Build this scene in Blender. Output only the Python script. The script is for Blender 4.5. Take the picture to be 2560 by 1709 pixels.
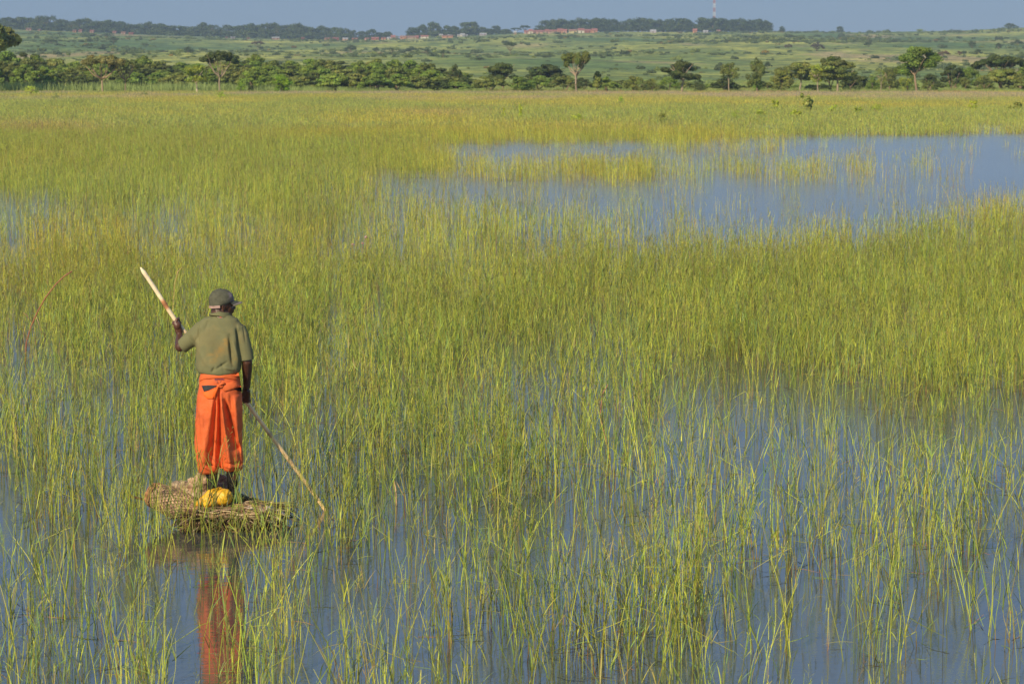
import bpy, bmesh, math, random
import numpy as np
from mathutils import Vector, Matrix, noise as mnoise
from mathutils.bvhtree import BVHTree

for o in list(bpy.data.objects):
    bpy.data.objects.remove(o, do_unlink=True)
SC = bpy.context.scene
HAZE_D = 1.4e-4
COL = SC.collection
R = math.radians

# ------------------------------------------------------------------ camera
F = 6044.0            # focal length in pixels of the 2560 px wide photograph (85 mm lens)
CAM_H = 3.7
PITCH = math.atan(674.5 / F)
cam = bpy.data.cameras.new('camera')
cam.lens = 85.0; cam.sensor_width = 36.0; cam.clip_start = 0.1; cam.clip_end = 20000
cam_o = bpy.data.objects.new('camera', cam); COL.objects.link(cam_o)
cam_o.location = (0, 0, CAM_H)
cam_o.rotation_euler = (math.pi / 2 - PITCH, 0, 0)
SC.camera = cam_o
cam.dof.use_dof = True; cam.dof.focus_distance = 20.5; cam.dof.aperture_fstop = 9.0

# ------------------------------------------------------------------ light
SUN_AZ = R(-150)      # direction of the sun seen from above, clockwise from +Y (behind the camera, to the left)
SUN_EL = R(31)
to_sun = Vector((math.sin(SUN_AZ) * math.cos(SUN_EL), math.cos(SUN_AZ) * math.cos(SUN_EL), math.sin(SUN_EL)))
sun = bpy.data.lights.new('sun', 'SUN'); sun.energy = 4.8; sun.angle = R(0.5); sun.color = (1.0, 0.845, 0.575)
sun_o = bpy.data.objects.new('sun', sun); COL.objects.link(sun_o)
sun_o.rotation_euler = to_sun.to_track_quat('Z', 'Y').to_euler()
W = bpy.data.worlds.new('World'); SC.world = W; W.use_nodes = True
nt = W.node_tree; nt.nodes.clear()
sky = nt.nodes.new('ShaderNodeTexSky'); sky.sky_type = 'NISHITA'; sky.sun_disc = False
sky.sun_elevation = SUN_EL; sky.sun_rotation = SUN_AZ
sky.altitude = 1200; sky.air_density = 1.0; sky.dust_density = 0.6; sky.ozone_density = 3.0
tint = nt.nodes.new('ShaderNodeMix'); tint.data_type = 'RGBA'; tint.blend_type = 'MULTIPLY'
tint.inputs['Factor'].default_value = 1.0
tint.inputs['B'].default_value = (0.17, 0.17, 0.18, 1)
bg = nt.nodes.new('ShaderNodeBackground'); bg.inputs['Strength'].default_value = 0.085
wo = nt.nodes.new('ShaderNodeOutputWorld')
nt.links.new(sky.outputs[0], tint.inputs['A']); dusty = nt.nodes.new('ShaderNodeMix'); dusty.data_type = 'RGBA'; dusty.blend_type = 'ADD'; dusty.inputs['Factor'].default_value = 1.0
dusty.inputs['B'].default_value = (1.60, 2.58, 4.15, 1)     # grey-blue dusty air that fills the whole sky evenly
nt.links.new(tint.outputs['Result'], dusty.inputs['A'])
# brightness added to the sky above the view, to lighten the water's reflections
wtc = nt.nodes.new('ShaderNodeTexCoord'); wsx = nt.nodes.new('ShaderNodeSeparateXYZ'); nt.links.new(wtc.outputs['Generated'], wsx.inputs[0])
wmr = nt.nodes.new('ShaderNodeMapRange'); nt.links.new(wsx.outputs['Z'], wmr.inputs['Value'])
for k_, v_ in (('From Min', .045), ('From Max', .24), ('To Min', 1.0), ('To Max', 1.30)): wmr.inputs[k_].default_value = v_
lift = nt.nodes.new('ShaderNodeVectorMath'); lift.operation = 'SCALE'; nt.links.new(dusty.outputs['Result'], lift.inputs[0]); nt.links.new(wmr.outputs[0], lift.inputs['Scale']); nt.links.new(lift.outputs[0], bg.inputs[0]); nt.links.new(bg.outputs[0], wo.inputs[0])
SC.view_settings.view_transform = 'Standard'; SC.view_settings.look = 'None'
SC.view_settings.exposure = 0.0; SC.view_settings.gamma = 1.0
SC.render.engine = 'CYCLES'
SC.cycles.use_denoising = True; SC.cycles.denoiser = 'OPENIMAGEDENOISE'; SC.cycles.denoising_input_passes = 'RGB_ALBEDO_NORMAL'; SC.cycles.denoising_prefilter = 'ACCURATE'
SC.cycles.max_bounces = 6; SC.cycles.diffuse_bounces = 3; SC.cycles.glossy_bounces = 3
SC.cycles.transmission_bounces = 3; SC.cycles.volume_bounces = 0; SC.cycles.transparent_max_bounces = 6
SC.cycles.sample_clamp_indirect = 4.0

# ------------------------------------------------------------------ measuring helpers
FW = Vector((0, math.cos(PITCH), -math.sin(PITCH))); UPV = Vector((0, math.sin(PITCH), math.cos(PITCH)))
def ray(px, py):
    return FW + Vector((1, 0, 0)) * ((px - 1280) / F) + UPV * ((854.5 - py) / F)
def at(px, py, Y):
    """point at distance Y in front of the camera that the photograph shows at (px, py)"""
    d = ray(px, py); t = Y / d.y
    return Vector((d.x * t, Y, CAM_H + d.z * t))
def onwater(px, py, z=0.0):
    d = ray(px, py); t = (z - CAM_H) / d.z
    return Vector((d.x * t, d.y * t, z))
def to_px(x, y, z=0.0):
    """numpy: world to photograph pixels"""
    dz = z - CAM_H
    dep = y * math.cos(PITCH) - dz * math.sin(PITCH); up = y * math.sin(PITCH) + dz * math.cos(PITCH)
    return 1280 + F * x / dep, 854.5 - F * up / dep

# ------------------------------------------------------------------ numpy noise
def _h(ix, iy, s):
    n = (ix * 374761393 + iy * 668265263 + s * 974634777) & 0xffffffff
    n = ((n ^ (n >> 13)) * 1274126177) & 0xffffffff
    n = n ^ (n >> 16)
    return (n & 0xffff) / 65535.0
def vn(x, y, s=0):
    x = np.asarray(x, float); y = np.asarray(y, float)
    ix = np.floor(x).astype(np.int64); iy = np.floor(y).astype(np.int64)
    fx = x - ix; fy = y - iy; fx = fx * fx * (3 - 2 * fx); fy = fy * fy * (3 - 2 * fy)
    a = _h(ix, iy, s); b = _h(ix + 1, iy, s); c = _h(ix, iy + 1, s); d = _h(ix + 1, iy + 1, s)
    return (a * (1 - fx) + b * fx) * (1 - fy) + (c * (1 - fx) + d * fx) * fy
def fbm(x, y, s=0, o=4):
    t = 0; a = 0.5; n = 0
    for i in range(o):
        t = t + a * vn(x, y, s + i * 17); n += a; a *= 0.5; x = x * 2.03; y = y * 2.03
    return t / n

# ------------------------------------------------------------------ scene helpers
def tag(o, label=None, cat=None, group=None, kind=None):
    if label: o['label'] = label
    if cat: o['category'] = cat
    if group: o['group'] = group
    if kind: o['kind'] = kind
    return o
def empty(name, loc, rz=0.0, label=None, cat=None, group=None):
    o = bpy.data.objects.new(name, None); COL.objects.link(o)
    o.location = loc; o.rotation_euler = (0, 0, rz); o.empty_display_size = 0.2
    return tag(o, label, cat, group)
def mkmesh(name, verts, faces, cols=None, smooth=False):
    me = bpy.data.meshes.new(name)
    me.from_pydata([tuple(v) for v in verts], [], [tuple(int(i) for i in f) for f in faces])
    if cols is not None:
        a = me.color_attributes.new('Col', 'FLOAT_COLOR', 'POINT')
        c = np.ones((len(verts), 4), np.float32); c[:, :3] = np.asarray(cols, np.float32)[:, :3]
        a.data.foreach_set('color', c.ravel())
    if smooth:
        me.polygons.foreach_set('use_smooth', np.ones(len(me.polygons), bool))
    me.update()
    return me
def link(name, me, mat=None, parent=None, loc=None):
    o = bpy.data.objects.new(name, me)
    COL.objects.link(o)
    if mat and not me.materials: me.materials.append(mat)
    if parent is not None: o.parent = parent
    if loc is not None: o.location = loc
    return o
class MB:
    """collects pieces of geometry that belong to one mesh"""
    def __init__(s): s.v = []; s.f = []; s.c = []
    def add(s, verts, faces, col=(1, 1, 1)):
        n = len(s.v); s.v.extend([Vector(v) for v in verts]); s.f.extend([[i + n for i in f] for f in faces])
        if isinstance(col, (list, np.ndarray)) and len(col) == len(verts) and hasattr(col[0], '__len__'): s.c.extend([tuple(c) for c in col])
        else: s.c.extend([tuple(col)] * len(verts))
    def tube(s, pts, rad, n=6, col=(1, 1, 1), cap=True, squash=1.0):
        pts = [Vector(p) for p in pts]
        if not hasattr(rad, '__len__'): rad = [rad] * len(pts)
        vs = []; prev = None
        for i, p in enumerate(pts):
            d = (pts[min(i + 1, len(pts) - 1)] - pts[max(i - 1, 0)])
            if d.length < 1e-9: d = Vector((0, 0, 1))
            d.normalize()
            if prev is None:
                a = d.orthogonal().normalized()
            else:
                a = (prev - d * prev.dot(d))
                a = a.normalized() if a.length > 1e-6 else d.orthogonal().normalized()
            prev = a; b = d.cross(a)
            for k in range(n):
                t = 2 * math.pi * k / n
                vs.append(p + (a * math.cos(t) + b * math.sin(t) * squash) * rad[i])
        fs = []
        for i in range(len(pts) - 1):
            for k in range(n):
                k2 = (k + 1) % n
                fs.append([i * n + k, i * n + k2, (i + 1) * n + k2, (i + 1) * n + k])
        if cap:
            fs.append(list(range(n))[::-1]); fs.append([(len(pts) - 1) * n + k for k in range(n)])
        if isinstance(col, list) and len(col) == len(pts):
            col = [c for c in col for _ in range(n)]
        s.add(vs, fs, col)
    def ribbon(s, pts, w, side, col=(1, 1, 1)):
        pts = [Vector(p) for p in pts]; side = Vector(side)
        if not hasattr(w, '__len__'): w = [w] * len(pts)
        vs = []
        for p, ww in zip(pts, w): vs += [p - side * ww * .5, p + side * ww * .5]
        fs = [[2 * i, 2 * i + 1, 2 * i + 3, 2 * i + 2] for i in range(len(pts) - 1)]
        if isinstance(col, list) and len(col) == len(pts): col = [c for c in col for _ in range(2)]
        s.add(vs, fs, col)
    def ellipsoid(s, c, r, rot=None, seg=16, rings=10, col=(1, 1, 1)):
        c = Vector(c); vs = [Vector((0, 0, r[2]))]; 
        for i in range(1, rings):
            t = math.pi * i / rings
            for k in range(seg):
                a = 2 * math.pi * k / seg
                vs.append(Vector((r[0] * math.sin(t) * math.cos(a), r[1] * math.sin(t) * math.sin(a), r[2] * math.cos(t))))
        vs.append(Vector((0, 0, -r[2])))
        fs = [[0, 1 + k, 1 + (k + 1) % seg] for k in range(seg)]
        for i in range(rings - 2):
            for k in range(seg):
                a = 1 + i * seg + k; b = 1 + i * seg + (k + 1) % seg
                fs.append([a, a + seg, b + seg, b])
        L = len(vs) - 1; o = 1 + (rings - 2) * seg
        fs += [[L, o + (k + 1) % seg, o + k] for k in range(seg)]
        if rot is not None: vs = [rot @ v for v in vs]
        s.add([v + c for v in vs], fs, col)
    def loft(s, rings, col=(1, 1, 1), cap=True):
        """rings: lists of equal length of points"""
        n = len(rings[0]); vs = [p for r in rings for p in r]; fs = []
        for i in range(len(rings) - 1):
            for k in range(n):
                k2 = (k + 1) % n
                fs.append([i * n + k, i * n + k2, (i + 1) * n + k2, (i + 1) * n + k])
        if cap: fs.append(list(range(n))[::-1]); fs.append([(len(rings) - 1) * n + k for k in range(n)])
        s.add(vs, fs, col)
    def box(s, c, d, rot=None, col=(1, 1, 1)):
        vs = [Vector((x * d[0] / 2, y * d[1] / 2, z * d[2] / 2)) for x in (-1, 1) for y in (-1, 1) for z in (-1, 1)]
        if rot is not None: vs = [rot @ v for v in vs]
        s.add([v + Vector(c) for v in vs], [[0, 1, 3, 2], [4, 6, 7, 5], [0, 4, 5, 1], [2, 3, 7, 6], [0, 2, 6, 4], [1, 5, 7, 3]], col)
    def mesh(s, name, smooth=False): return mkmesh(name, s.v, s.f, s.c, smooth)
    def build(s, name, mat, parent=None, smooth=False, loc=None):
        return link(name, s.mesh(name, smooth), mat, parent, loc)

# ------------------------------------------------------------------ materials
def newmat(name):
    m = bpy.data.materials.new(name); m.use_nodes = True; t = m.node_tree; t.nodes.clear()
    out = t.nodes.new('ShaderNodeOutputMaterial'); p = t.nodes.new('ShaderNodeBsdfPrincipled')
    t.links.new(p.outputs[0], out.inputs[0])
    return m, t, p, out
def N(t, kind, **kw):
    n = t.nodes.new(kind)
    for k, v in kw.items():
        if k in n.inputs: n.inputs[k].default_value = v
        else: setattr(n, k, v)
    return n
def mixc(t, a, b, fac, blend='MIX'):
    m = t.nodes.new('ShaderNodeMix'); m.data_type = 'RGBA'; m.blend_type = blend
    for s, v in (('A', a), ('B', b), ('Factor', fac)):
        i = m.inputs[s]
        if hasattr(v, 'links') or hasattr(v, 'is_output'): t.links.new(v, i)
        elif s == 'Factor': i.default_value = v
        else: i.default_value = (*v, 1) if len(v) == 3 else v
    return m.outputs['Result']
def ramp(t, sock, stops):
    r = t.nodes.new('ShaderNodeValToRGB'); e = r.color_ramp.elements
    while len(e) < len(stops): e.new(0.5)
    for el, (p, c) in zip(e, stops):
        el.position = p; el.color = (*c, 1) if hasattr(c, '__len__') else (c, c, c, 1)
    t.links.new(sock, r.inputs[0]); return r.outputs[0]
def noise(t, scale, detail=4, rough=.55, coord=None, dist=0.0):
    n = t.nodes.new('ShaderNodeTexNoise'); n.inputs['Scale'].default_value = scale
    n.inputs['Detail'].default_value = detail; n.inputs['Roughness'].default_value = rough; n.inputs['Distortion'].default_value = dist
    if coord is not None: t.links.new(coord, n.inputs['Vector'])
    return n.outputs['Fac']
def attr_col_mat(name, rough=.7, spec=.25, nscale=None, nlo=.75, nhi=1.2, bump=0.0, bscale=60, translucent=0.0, per_object=0.0, instancer=False):
    m, t, p, out = newmat(name)
    a = N(t, 'ShaderNodeAttribute', attribute_name='Col'); c = a.outputs['Color']
    tc = t.nodes.new('ShaderNodeTexCoord').outputs['Object']
    if instancer:
        ia = N(t, 'ShaderNodeAttribute', attribute_name='tint', attribute_type='INSTANCER')
        c = mixc(t, c, ia.outputs['Color'], 1.0, 'MULTIPLY')
    if nscale:
        c = mixc(t, c, ramp(t, noise(t, nscale, 4, .6, tc), [(.3, nlo), (.7, nhi)]), 1.0, 'MULTIPLY')
    if per_object:
        oi = t.nodes.new('ShaderNodeObjectInfo')
        r = ramp(t, oi.outputs['Random'], [(0, (1 - per_object, 1 - per_object * .8, 1 - per_object)), (.5, (1, 1, 1)), (1, (1 + per_object, 1 + per_object * .7, 1))])
        c = mixc(t, c, r, 1.0, 'MULTIPLY')
    t.links.new(c, p.inputs['Base Color'])
    p.inputs['Roughness'].default_value = rough; p.inputs['Specular IOR Level'].default_value = spec
    if bump:
        b = N(t, 'ShaderNodeBump'); b.inputs['Strength'].default_value = bump; b.inputs['Distance'].default_value = .01
        t.links.new(noise(t, bscale, 5, .6, tc), b.inputs['Height']); t.links.new(b.outputs[0], p.inputs['Normal'])
    if translucent:
        tr = t.nodes.new('ShaderNodeBsdfTranslucent'); t.links.new(c, tr.inputs[0])
        mx = t.nodes.new('ShaderNodeMixShader'); mx.inputs[0].default_value = translucent
        t.links.new(p.outputs[0], mx.inputs[1]); t.links.new(tr.outputs[0], mx.inputs[2]); t.links.new(mx.outputs[0], out.inputs[0])
    return m
M_REED = attr_col_mat('reed', rough=.5, spec=.35, translucent=.20, instancer=True)
M_LEAF = attr_col_mat('leaves', rough=.65, spec=.2, translucent=.22, per_object=.16)
M_SCRUB = attr_col_mat('scrub', rough=.8, spec=.1, translucent=.2, instancer=True)
M_BARK = attr_col_mat('bark', rough=.9, spec=.1, nscale=3, nlo=.7, nhi=1.25)
M_WALL = attr_col_mat('house_wall', rough=.9, spec=.1, nscale=.6, nlo=.85, nhi=1.1)
M_STRAW = attr_col_mat('straw', rough=.8, spec=.15, nscale=14, nlo=.6, nhi=1.35, bump=.6, bscale=90)
M_NET = attr_col_mat('net', rough=.85, spec=.1, nscale=22, nlo=.55, nhi=1.35, bump=.9, bscale=70)

# ------------------------------------------------------------------ terrain
_px = [-900, 0, 80, 300, 430, 600, 860, 1000, 1100, 1290, 1500, 1950, 2150, 2400, 2560, 3400]
_sk = [66, 70, 75, 83, 88, 95, 100, 98, 93, 85, 81.5, 81.5, 83.5, 79, 71, 60]
_D = np.array([396, 408, 500, 560, 650, 800, 1000, 1400, 1900, 2300, 2600, 3200, 4200], float)
_Z = np.array([-.5, .03, .15, .5, 1.3, 3.2, 6.4, 15, 27.5, 37.5, 46, 44, 40], float)
def terrain(x, y):
    x = np.asarray(x, float); y = np.asarray(y, float)
    px = 1280 + F * x / y
    zr = CAM_H + (180 - np.interp(px, _px, _sk)) / F * 2600
    z = np.interp(y, _D, _Z)
    s = zr / 46.0
    w = np.clip((y - 900) / 1500, 0, 1)
    z = z * (1 + (s - 1) * w)
    amp = np.clip((y - 560) / 700, 0, 1) * 1.0 * (1 - .75 * np.clip((y - 2200) / 350, 0, 1))
    z = z + amp * ((fbm(x / 170, y / 210, 5, 4) - .5) * 7.0 + (vn(x / 40, y / 50, 9) - .5) * 1.0)
    return z
def ground_at(px, py, dmin=410, dmax=2590):
    """where the line of sight through (px, py) meets the land"""
    d = ray(px, py)
    Y = np.linspace(dmin, dmax, 900); tt = Y / d.y
    diff = CAM_H + d.z * tt - terrain(d.x * tt, Y)
    idx = np.where(diff <= 0)[0]
    i = idx[0] if len(idx) else len(Y) - 1
    y = float(Y[i]); x = d.x * y / d.y
    return Vector((x, y, float(terrain(x, y))))

# ------------------------------------------------------------------ the land, one sheet to the horizon
us = np.concatenate([np.linspace(-.5, -.26, 14)[:-1], np.linspace(-.26, .26, 150), np.linspace(.26, .5, 14)[1:]])
ds = np.concatenate([np.geomspace(396, 2700, 214), np.geomspace(2760, 4200, 14)])
X = np.outer(ds, us); Y = np.repeat(ds[:, None], len(us), 1)
Z = terrain(X, Y)
nv = len(us)
vs = np.stack([X, Y, Z], -1).reshape(-1, 3)
ii = np.arange(len(ds) - 1)[:, None] * nv + np.arange(nv - 1)[None, :]
fs = np.stack([ii, ii + 1, ii + nv + 1, ii + nv], -1).reshape(-1, 4)
m, t, p, out = newmat('hill_grass')
tc = t.nodes.new('ShaderNodeTexCoord').outputs['Object']
mp = t.nodes.new('ShaderNodeMapping'); t.links.new(tc, mp.inputs[0]); mp.inputs['Scale'].default_value = (1, .35, 0)
nb = noise(t, .0042, 3, .5, mp.outputs[0]); nm = noise(t, .016, 4, .6, mp.outputs[0]); nf = noise(t, .07, 5, .7, tc)
nt_ = noise(t, .0075, 3, .55, mp.outputs[0], .4)
c = mixc(t, (.22, .27, .075), (.46, .46, .11), ramp(t, nm, [(.42, 0), (.58, 1)]))
c = mixc(t, c, (.10, .18, .065), ramp(t, nb, [(.48, 0), (.60, .8)]))
c = mixc(t, c, (.50, .36, .20), ramp(t, nt_, [(.56, 0), (.63, .75)]))
c = mixc(t, c, ramp(t, nf, [(.36, .42), (.64, 1.4)]), 1.0, 'MULTIPLY')
c = mixc(t, c, (.09, .14, .07), ramp(t, noise(t, .16, 3, .6, tc), [(.52, 0), (.60, .85)]))
t.links.new(c, p.inputs['Base Color']); p.inputs['Roughness'].default_value = .95; p.inputs['Specular IOR Level'].default_value = .05
o = link('hills', mkmesh('hills', vs, fs, None, True), m); tag(o, kind='structure')

# ------------------------------------------------------------------ the water
m, t, p, out = newmat('water')
p.inputs['Base Color'].default_value = (.080, .088, .084, 1)
p.inputs['Roughness'].default_value = .05; p.inputs['IOR'].default_value = 3.0
tc = t.nodes.new('ShaderNodeTexCoord').outputs['Object']
def wav(sx, sy, sc, det, dist=0):
    mp = t.nodes.new('ShaderNodeMapping'); t.links.new(tc, mp.inputs[0]); mp.inputs['Scale'].default_value = (sx, sy, 1)
    return noise(t, sc, det, .5, mp.outputs[0], dist)
def bump(h, strength, dist, prev=None):
    b = t.nodes.new('ShaderNodeBump'); b.inputs['Strength'].default_value = strength; b.inputs['Distance'].default_value = dist
    t.links.new(h, b.inputs['Height'])
    if prev is not None: t.links.new(prev, b.inputs['Normal'])
    return b.outputs[0]
b1 = bump(wav(.45, 1, 1.3, 2), .3, .006)
b2 = bump(wav(.3, 1, 13, 2, .3), .75, .0022, b1)
b3 = bump(wav(.6, 1, 52, 2), .5, .0006, b2)
t.links.new(b3, p.inputs['Normal'])
# the open plain further out is ruffled by the wind, the water among the near reeds is calm
sx = t.nodes.new('ShaderNodeSeparateXYZ'); t.links.new(tc, sx.inputs[0]); mr = t.nodes.new('ShaderNodeMapRange'); t.links.new(sx.outputs['Y'], mr.inputs['Value'])
for k_, v_ in (('From Min', 22), ('From Max', 75), ('To Min', .05), ('To Max', .17)): mr.inputs[k_].default_value = v_
t.links.new(mr.outputs[0], p.inputs['Roughness'])
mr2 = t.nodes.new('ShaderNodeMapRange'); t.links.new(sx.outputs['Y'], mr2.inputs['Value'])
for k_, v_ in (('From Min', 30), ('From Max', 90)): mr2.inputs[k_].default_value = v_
t.links.new(mixc(t, (.070, .076, .072), (.170, .205, .255), mr2.outputs[0]), p.inputs['Base Color'])  # paler base far out stands in for sky reflection lost to the roughness
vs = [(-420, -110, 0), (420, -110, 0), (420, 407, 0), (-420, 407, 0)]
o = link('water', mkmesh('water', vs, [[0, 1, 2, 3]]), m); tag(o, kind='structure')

# ------------------------------------------------------------------ scattering with geometry nodes
def hidden_collection(name, objs):
    c = bpy.data.collections.new(name)
    for o in objs: c.objects.link(o)
    return c
def scatter(name, label, cat, pts, variants, idx, rot, scl, tint):
    """one object: its points carry the copies of the variants"""
    me = bpy.data.meshes.new(name); n = len(pts)
    me.vertices.add(n); me.vertices.foreach_set('co', np.asarray(pts, np.float32).ravel())
    a = me.attributes.new('idx', 'INT', 'POINT'); a.data.foreach_set('value', np.asarray(idx, np.int32))
    a = me.attributes.new('rot', 'FLOAT_VECTOR', 'POINT'); a.data.foreach_set('vector', np.asarray(rot, np.float32).ravel())
    a = me.attributes.new('scl', 'FLOAT_VECTOR', 'POINT'); a.data.foreach_set('vector', np.asarray(scl, np.float32).ravel())
    a = me.attributes.new('tint', 'FLOAT_VECTOR', 'POINT'); a.data.foreach_set('vector', np.asarray(tint, np.float32).ravel())
    o = bpy.data.objects.new(name, me); COL.objects.link(o); tag(o, label, cat, kind='stuff')
    g = bpy.data.node_groups.new(name, 'GeometryNodeTree')
    g.interface.new_socket('Geometry', in_out='INPUT', socket_type='NodeSocketGeometry')
    g.interface.new_socket('Geometry', in_out='OUTPUT', socket_type='NodeSocketGeometry')
    gi = g.nodes.new('NodeGroupInput'); go = g.nodes.new('NodeGroupOutput')
    iop = g.nodes.new('GeometryNodeInstanceOnPoints'); ci = g.nodes.new('GeometryNodeCollectionInfo')
    ci.inputs['Collection'].default_value = variants; ci.inputs['Separate Children'].default_value = True; ci.inputs['Reset Children'].default_value = True
    iop.inputs['Pick Instance'].default_value = True
    def na(nm, ty):
        q = g.nodes.new('GeometryNodeInputNamedAttribute'); q.data_type = ty; q.inputs['Name'].default_value = nm
        return [s for s in q.outputs if s.enabled][0]
    g.links.new(gi.outputs[0], iop.inputs['Points']); g.links.new(ci.outputs[0], iop.inputs['Instance'])
    g.links.new(na('idx', 'INT'), iop.inputs['Instance Index'])
    g.links.new(na('rot', 'FLOAT_VECTOR'), iop.inputs['Rotation']); g.links.new(na('scl', 'FLOAT_VECTOR'), iop.inputs['Scale'])
    g.links.new(iop.outputs[0], go.inputs[0])
    md = o.modifiers.new('scatter', 'NODES'); md.node_group = g
    return o

# ------------------------------------------------------------------ reeds
YEL = np.array((.66, .60, .080)); GRN = np.array((.36, .41, .078)); BLU = np.array((.26, .35, .115))
OLV = np.array((.42, .34, .09)); RED = np.array((.33, .11, .06)); TAN = np.array((.55, .38, .15)); PNK = np.array((.55, .25, .17)); DRK = np.array((.085, .095, .03))
def stem(mb, rng, bx, by, h, lean, az, rs, detail=2, wmul=1.0):
    """a grass stalk with its leaves; detail 2 near, 1 middle, 0 far"""
    nseg = (9, 5, 3)[2 - detail]
    kind = rng.random()
    if kind > .97: c0 = DRK * rng.uniform(1, 2)
    elif kind < .44: c0 = YEL * rng.uniform(.75, 1.15)
    elif kind < .76: c0 = GRN * rng.uniform(.8, 1.25)
    elif kind < .89: c0 = OLV * rng.uniform(.6, 1.1)
    elif kind < .95: c0 = TAN * rng.uniform(.5, .95)
    else: c0 = PNK * rng.uniform(.5, 1.0)
    base = c0 * (.85, .9, .8) if rng.random() < .6 else (RED * rng.uniform(.7, 1.3) if rng.random() < .5 else DRK * rng.uniform(1, 1.8))
    d = Vector((math.cos(az), math.sin(az), 0)); w = rng.uniform(.0042, .0085) * wmul
    bend = rng.uniform(-.10, .22); pts = []; cols = []; ws = []
    kx, ky = rng.uniform(-.012, .012), rng.uniform(-.012, .012)
    broken = rng.random() < .05; bk = rng.uniform(.35, .75)
    for i in range(nseg):
        s = i / (nseg - 1); q = s * h
        off = d * (math.tan(lean) * q + bend * q * q) + Vector((kx, ky, 0)) * math.sin(s * 7)
        z = q
        if broken and s > bk:
            e = (s - bk) * h; off = off + d * e * .7; z = bk * h - e * .45
        pts.append(Vector((bx, by, 0)) + off + Vector((0, 0, z)))
        f = min(1, s * 2.6); cols.append(tuple(base * (1 - f) + c0 * f)); ws.append(w * (1 - .55 * s))
    pts[0].z = -.05
    if detail == 2: mb.tube(pts, [x * .5 for x in ws], 3, cols, cap=False)
    else:
        sd = Vector((math.cos(az + 1.2 + rs), math.sin(az + 1.2 + rs), 0)); mb.ribbon(pts, ws, sd, cols)
    nl = (rng.randint(2, 5), rng.randint(1, 3), 2)[2 - detail]
    for k in range(nl):
        s = rng.uniform(.18, .97); i = min(nseg - 2, int(s * (nseg - 1))); f = s * (nseg - 1) - i
        p0 = pts[i].lerp(pts[i + 1], f); L = rng.uniform(.10, .30) * (1.1 - .4 * s); a2 = rng.uniform(0, 6.283)
        dv = Vector((math.cos(a2), math.sin(a2), 0)); ang = R(rng.uniform(6, 36)); droop = rng.uniform(.1, 1.1)
        if rng.random() < .12: ang = R(rng.uniform(60, 110))
        lc = (GRN, BLU, YEL, OLV, DRK * 1.5)[rng.choice((0, 0, 0, 1, 1, 2, 2, 3, 4, 4))] * rng.uniform(.7, 1.2)
        if rng.random() < .06: lc = TAN * rng.uniform(.6, 1.1)
        ns = (6, 4, 3)[2 - detail]; lp = [p0]; q = Vector(p0)
        for j in range(1, ns):
            a = ang + droop * (j / ns) ** 1.6 * .9
            q = q + (dv * math.sin(a) + Vector((0, 0, 1)) * math.cos(a)) * (L / (ns - 1)); lp.append(Vector(q))
        ww = rng.uniform(.0045, .0085) * wmul
        wl = [ww * v for v in ((.6, .95, 1, .85, .55, .1), (.7, 1, .8, .12), (.8, 1, .2))[2 - detail]]
        sd = Vector((-dv.y, dv.x, 0)); sd = (sd + Vector((0, 0, rng.uniform(-.4, .4)))).normalized()
        mb.ribbon(lp, wl, sd, tuple(lc))
    if detail and h > .6 and rng.random() < (.34 if detail == 2 else .36) and not broken:
        # open seed head
        pc = (TAN * rng.uniform(.5, .85) if rng.random() < .35 else (YEL * .55 + TAN * .3) * rng.uniform(.7, 1.0)); top = pts[-1]; up = (pts[-1] - pts[-2]).normalized()
        nb_ = 13 if detail == 2 else 6
        for j in range(nb_):
            b = top + up * (.02 + .20 * j / nb_) - up * .06; a = rng.uniform(0, 6.283); ln = (.085 * (1 - .65 * j / nb_)) * rng.uniform(.6, 1.2)
            e = b + (Vector((math.cos(a), math.sin(a), 0)) * .75 + up * rng.uniform(.3, .9)).normalized() * ln
            sd = Vector((-math.sin(a), math.cos(a), 0))
            mb.ribbon([b, b.lerp(e, .45), b.lerp(e, .6), e], [.0022 * wmul, .0022 * wmul, .0065 * wmul, .004 * wmul], sd, tuple(pc))
        mb.ribbon([top - up * .01, top + up * .17], [.003 * wmul, .001], Vector((1, 0, 0)), tuple(pc))
def make_tufts(prefix, n, count, radius, detail, wmul, seed, hlo=.5, hhi=1.0, sparse=False):
    out = []
    for v in range(n):
        rng = random.Random(seed * 100 + v); mb = MB()
        for k in range(rng.randint(*count)):
            a = rng.uniform(0, 6.283); r = radius * math.sqrt(rng.random())
            lean = abs(rng.gauss(0, R(5.5))) if rng.random() < .91 else R(rng.uniform(12, 38))
            h = rng.uniform(hlo, hhi) * (1 if rng.random() < .8 else rng.uniform(.35, .8))
            stem(mb, rng, r * math.cos(a), r * math.sin(a), h, lean, rng.uniform(0, 6.283), rng.uniform(-.5, .5), detail, wmul)
        if detail == 2:      # broken straws lying on the water between the stalks
            for k in range(rng.choice((0, 0, 1, 1, 2, 3))):
                a = rng.uniform(0, 6.283); r = radius * 1.5 * math.sqrt(rng.random()); a2 = rng.uniform(0, 6.283); L = rng.uniform(.08, .30); c0 = (TAN, OLV, GRN, DRK * 2, PNK)[rng.randint(0, 4)] * rng.uniform(.4, .9)
                p = Vector((r * math.cos(a), r * math.sin(a), .006)); dv = Vector((math.cos(a2), math.sin(a2), 0)); sd = Vector((-dv.y, dv.x, .5)).normalized()
                mb.ribbon([p, p + dv * L * .5 + sd * rng.uniform(-.02, .02) + Vector((0, 0, .004)), p + dv * L + Vector((0, 0, rng.choice((0, 0, .04))))], [.006, .007, .003], sd, tuple(c0))
        o = bpy.data.objects.new('%s_%02d' % (prefix, v), mb.mesh(prefix)); o.data.materials.append(M_REED); out.append(o)
    return hidden_collection(prefix, out), n

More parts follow.
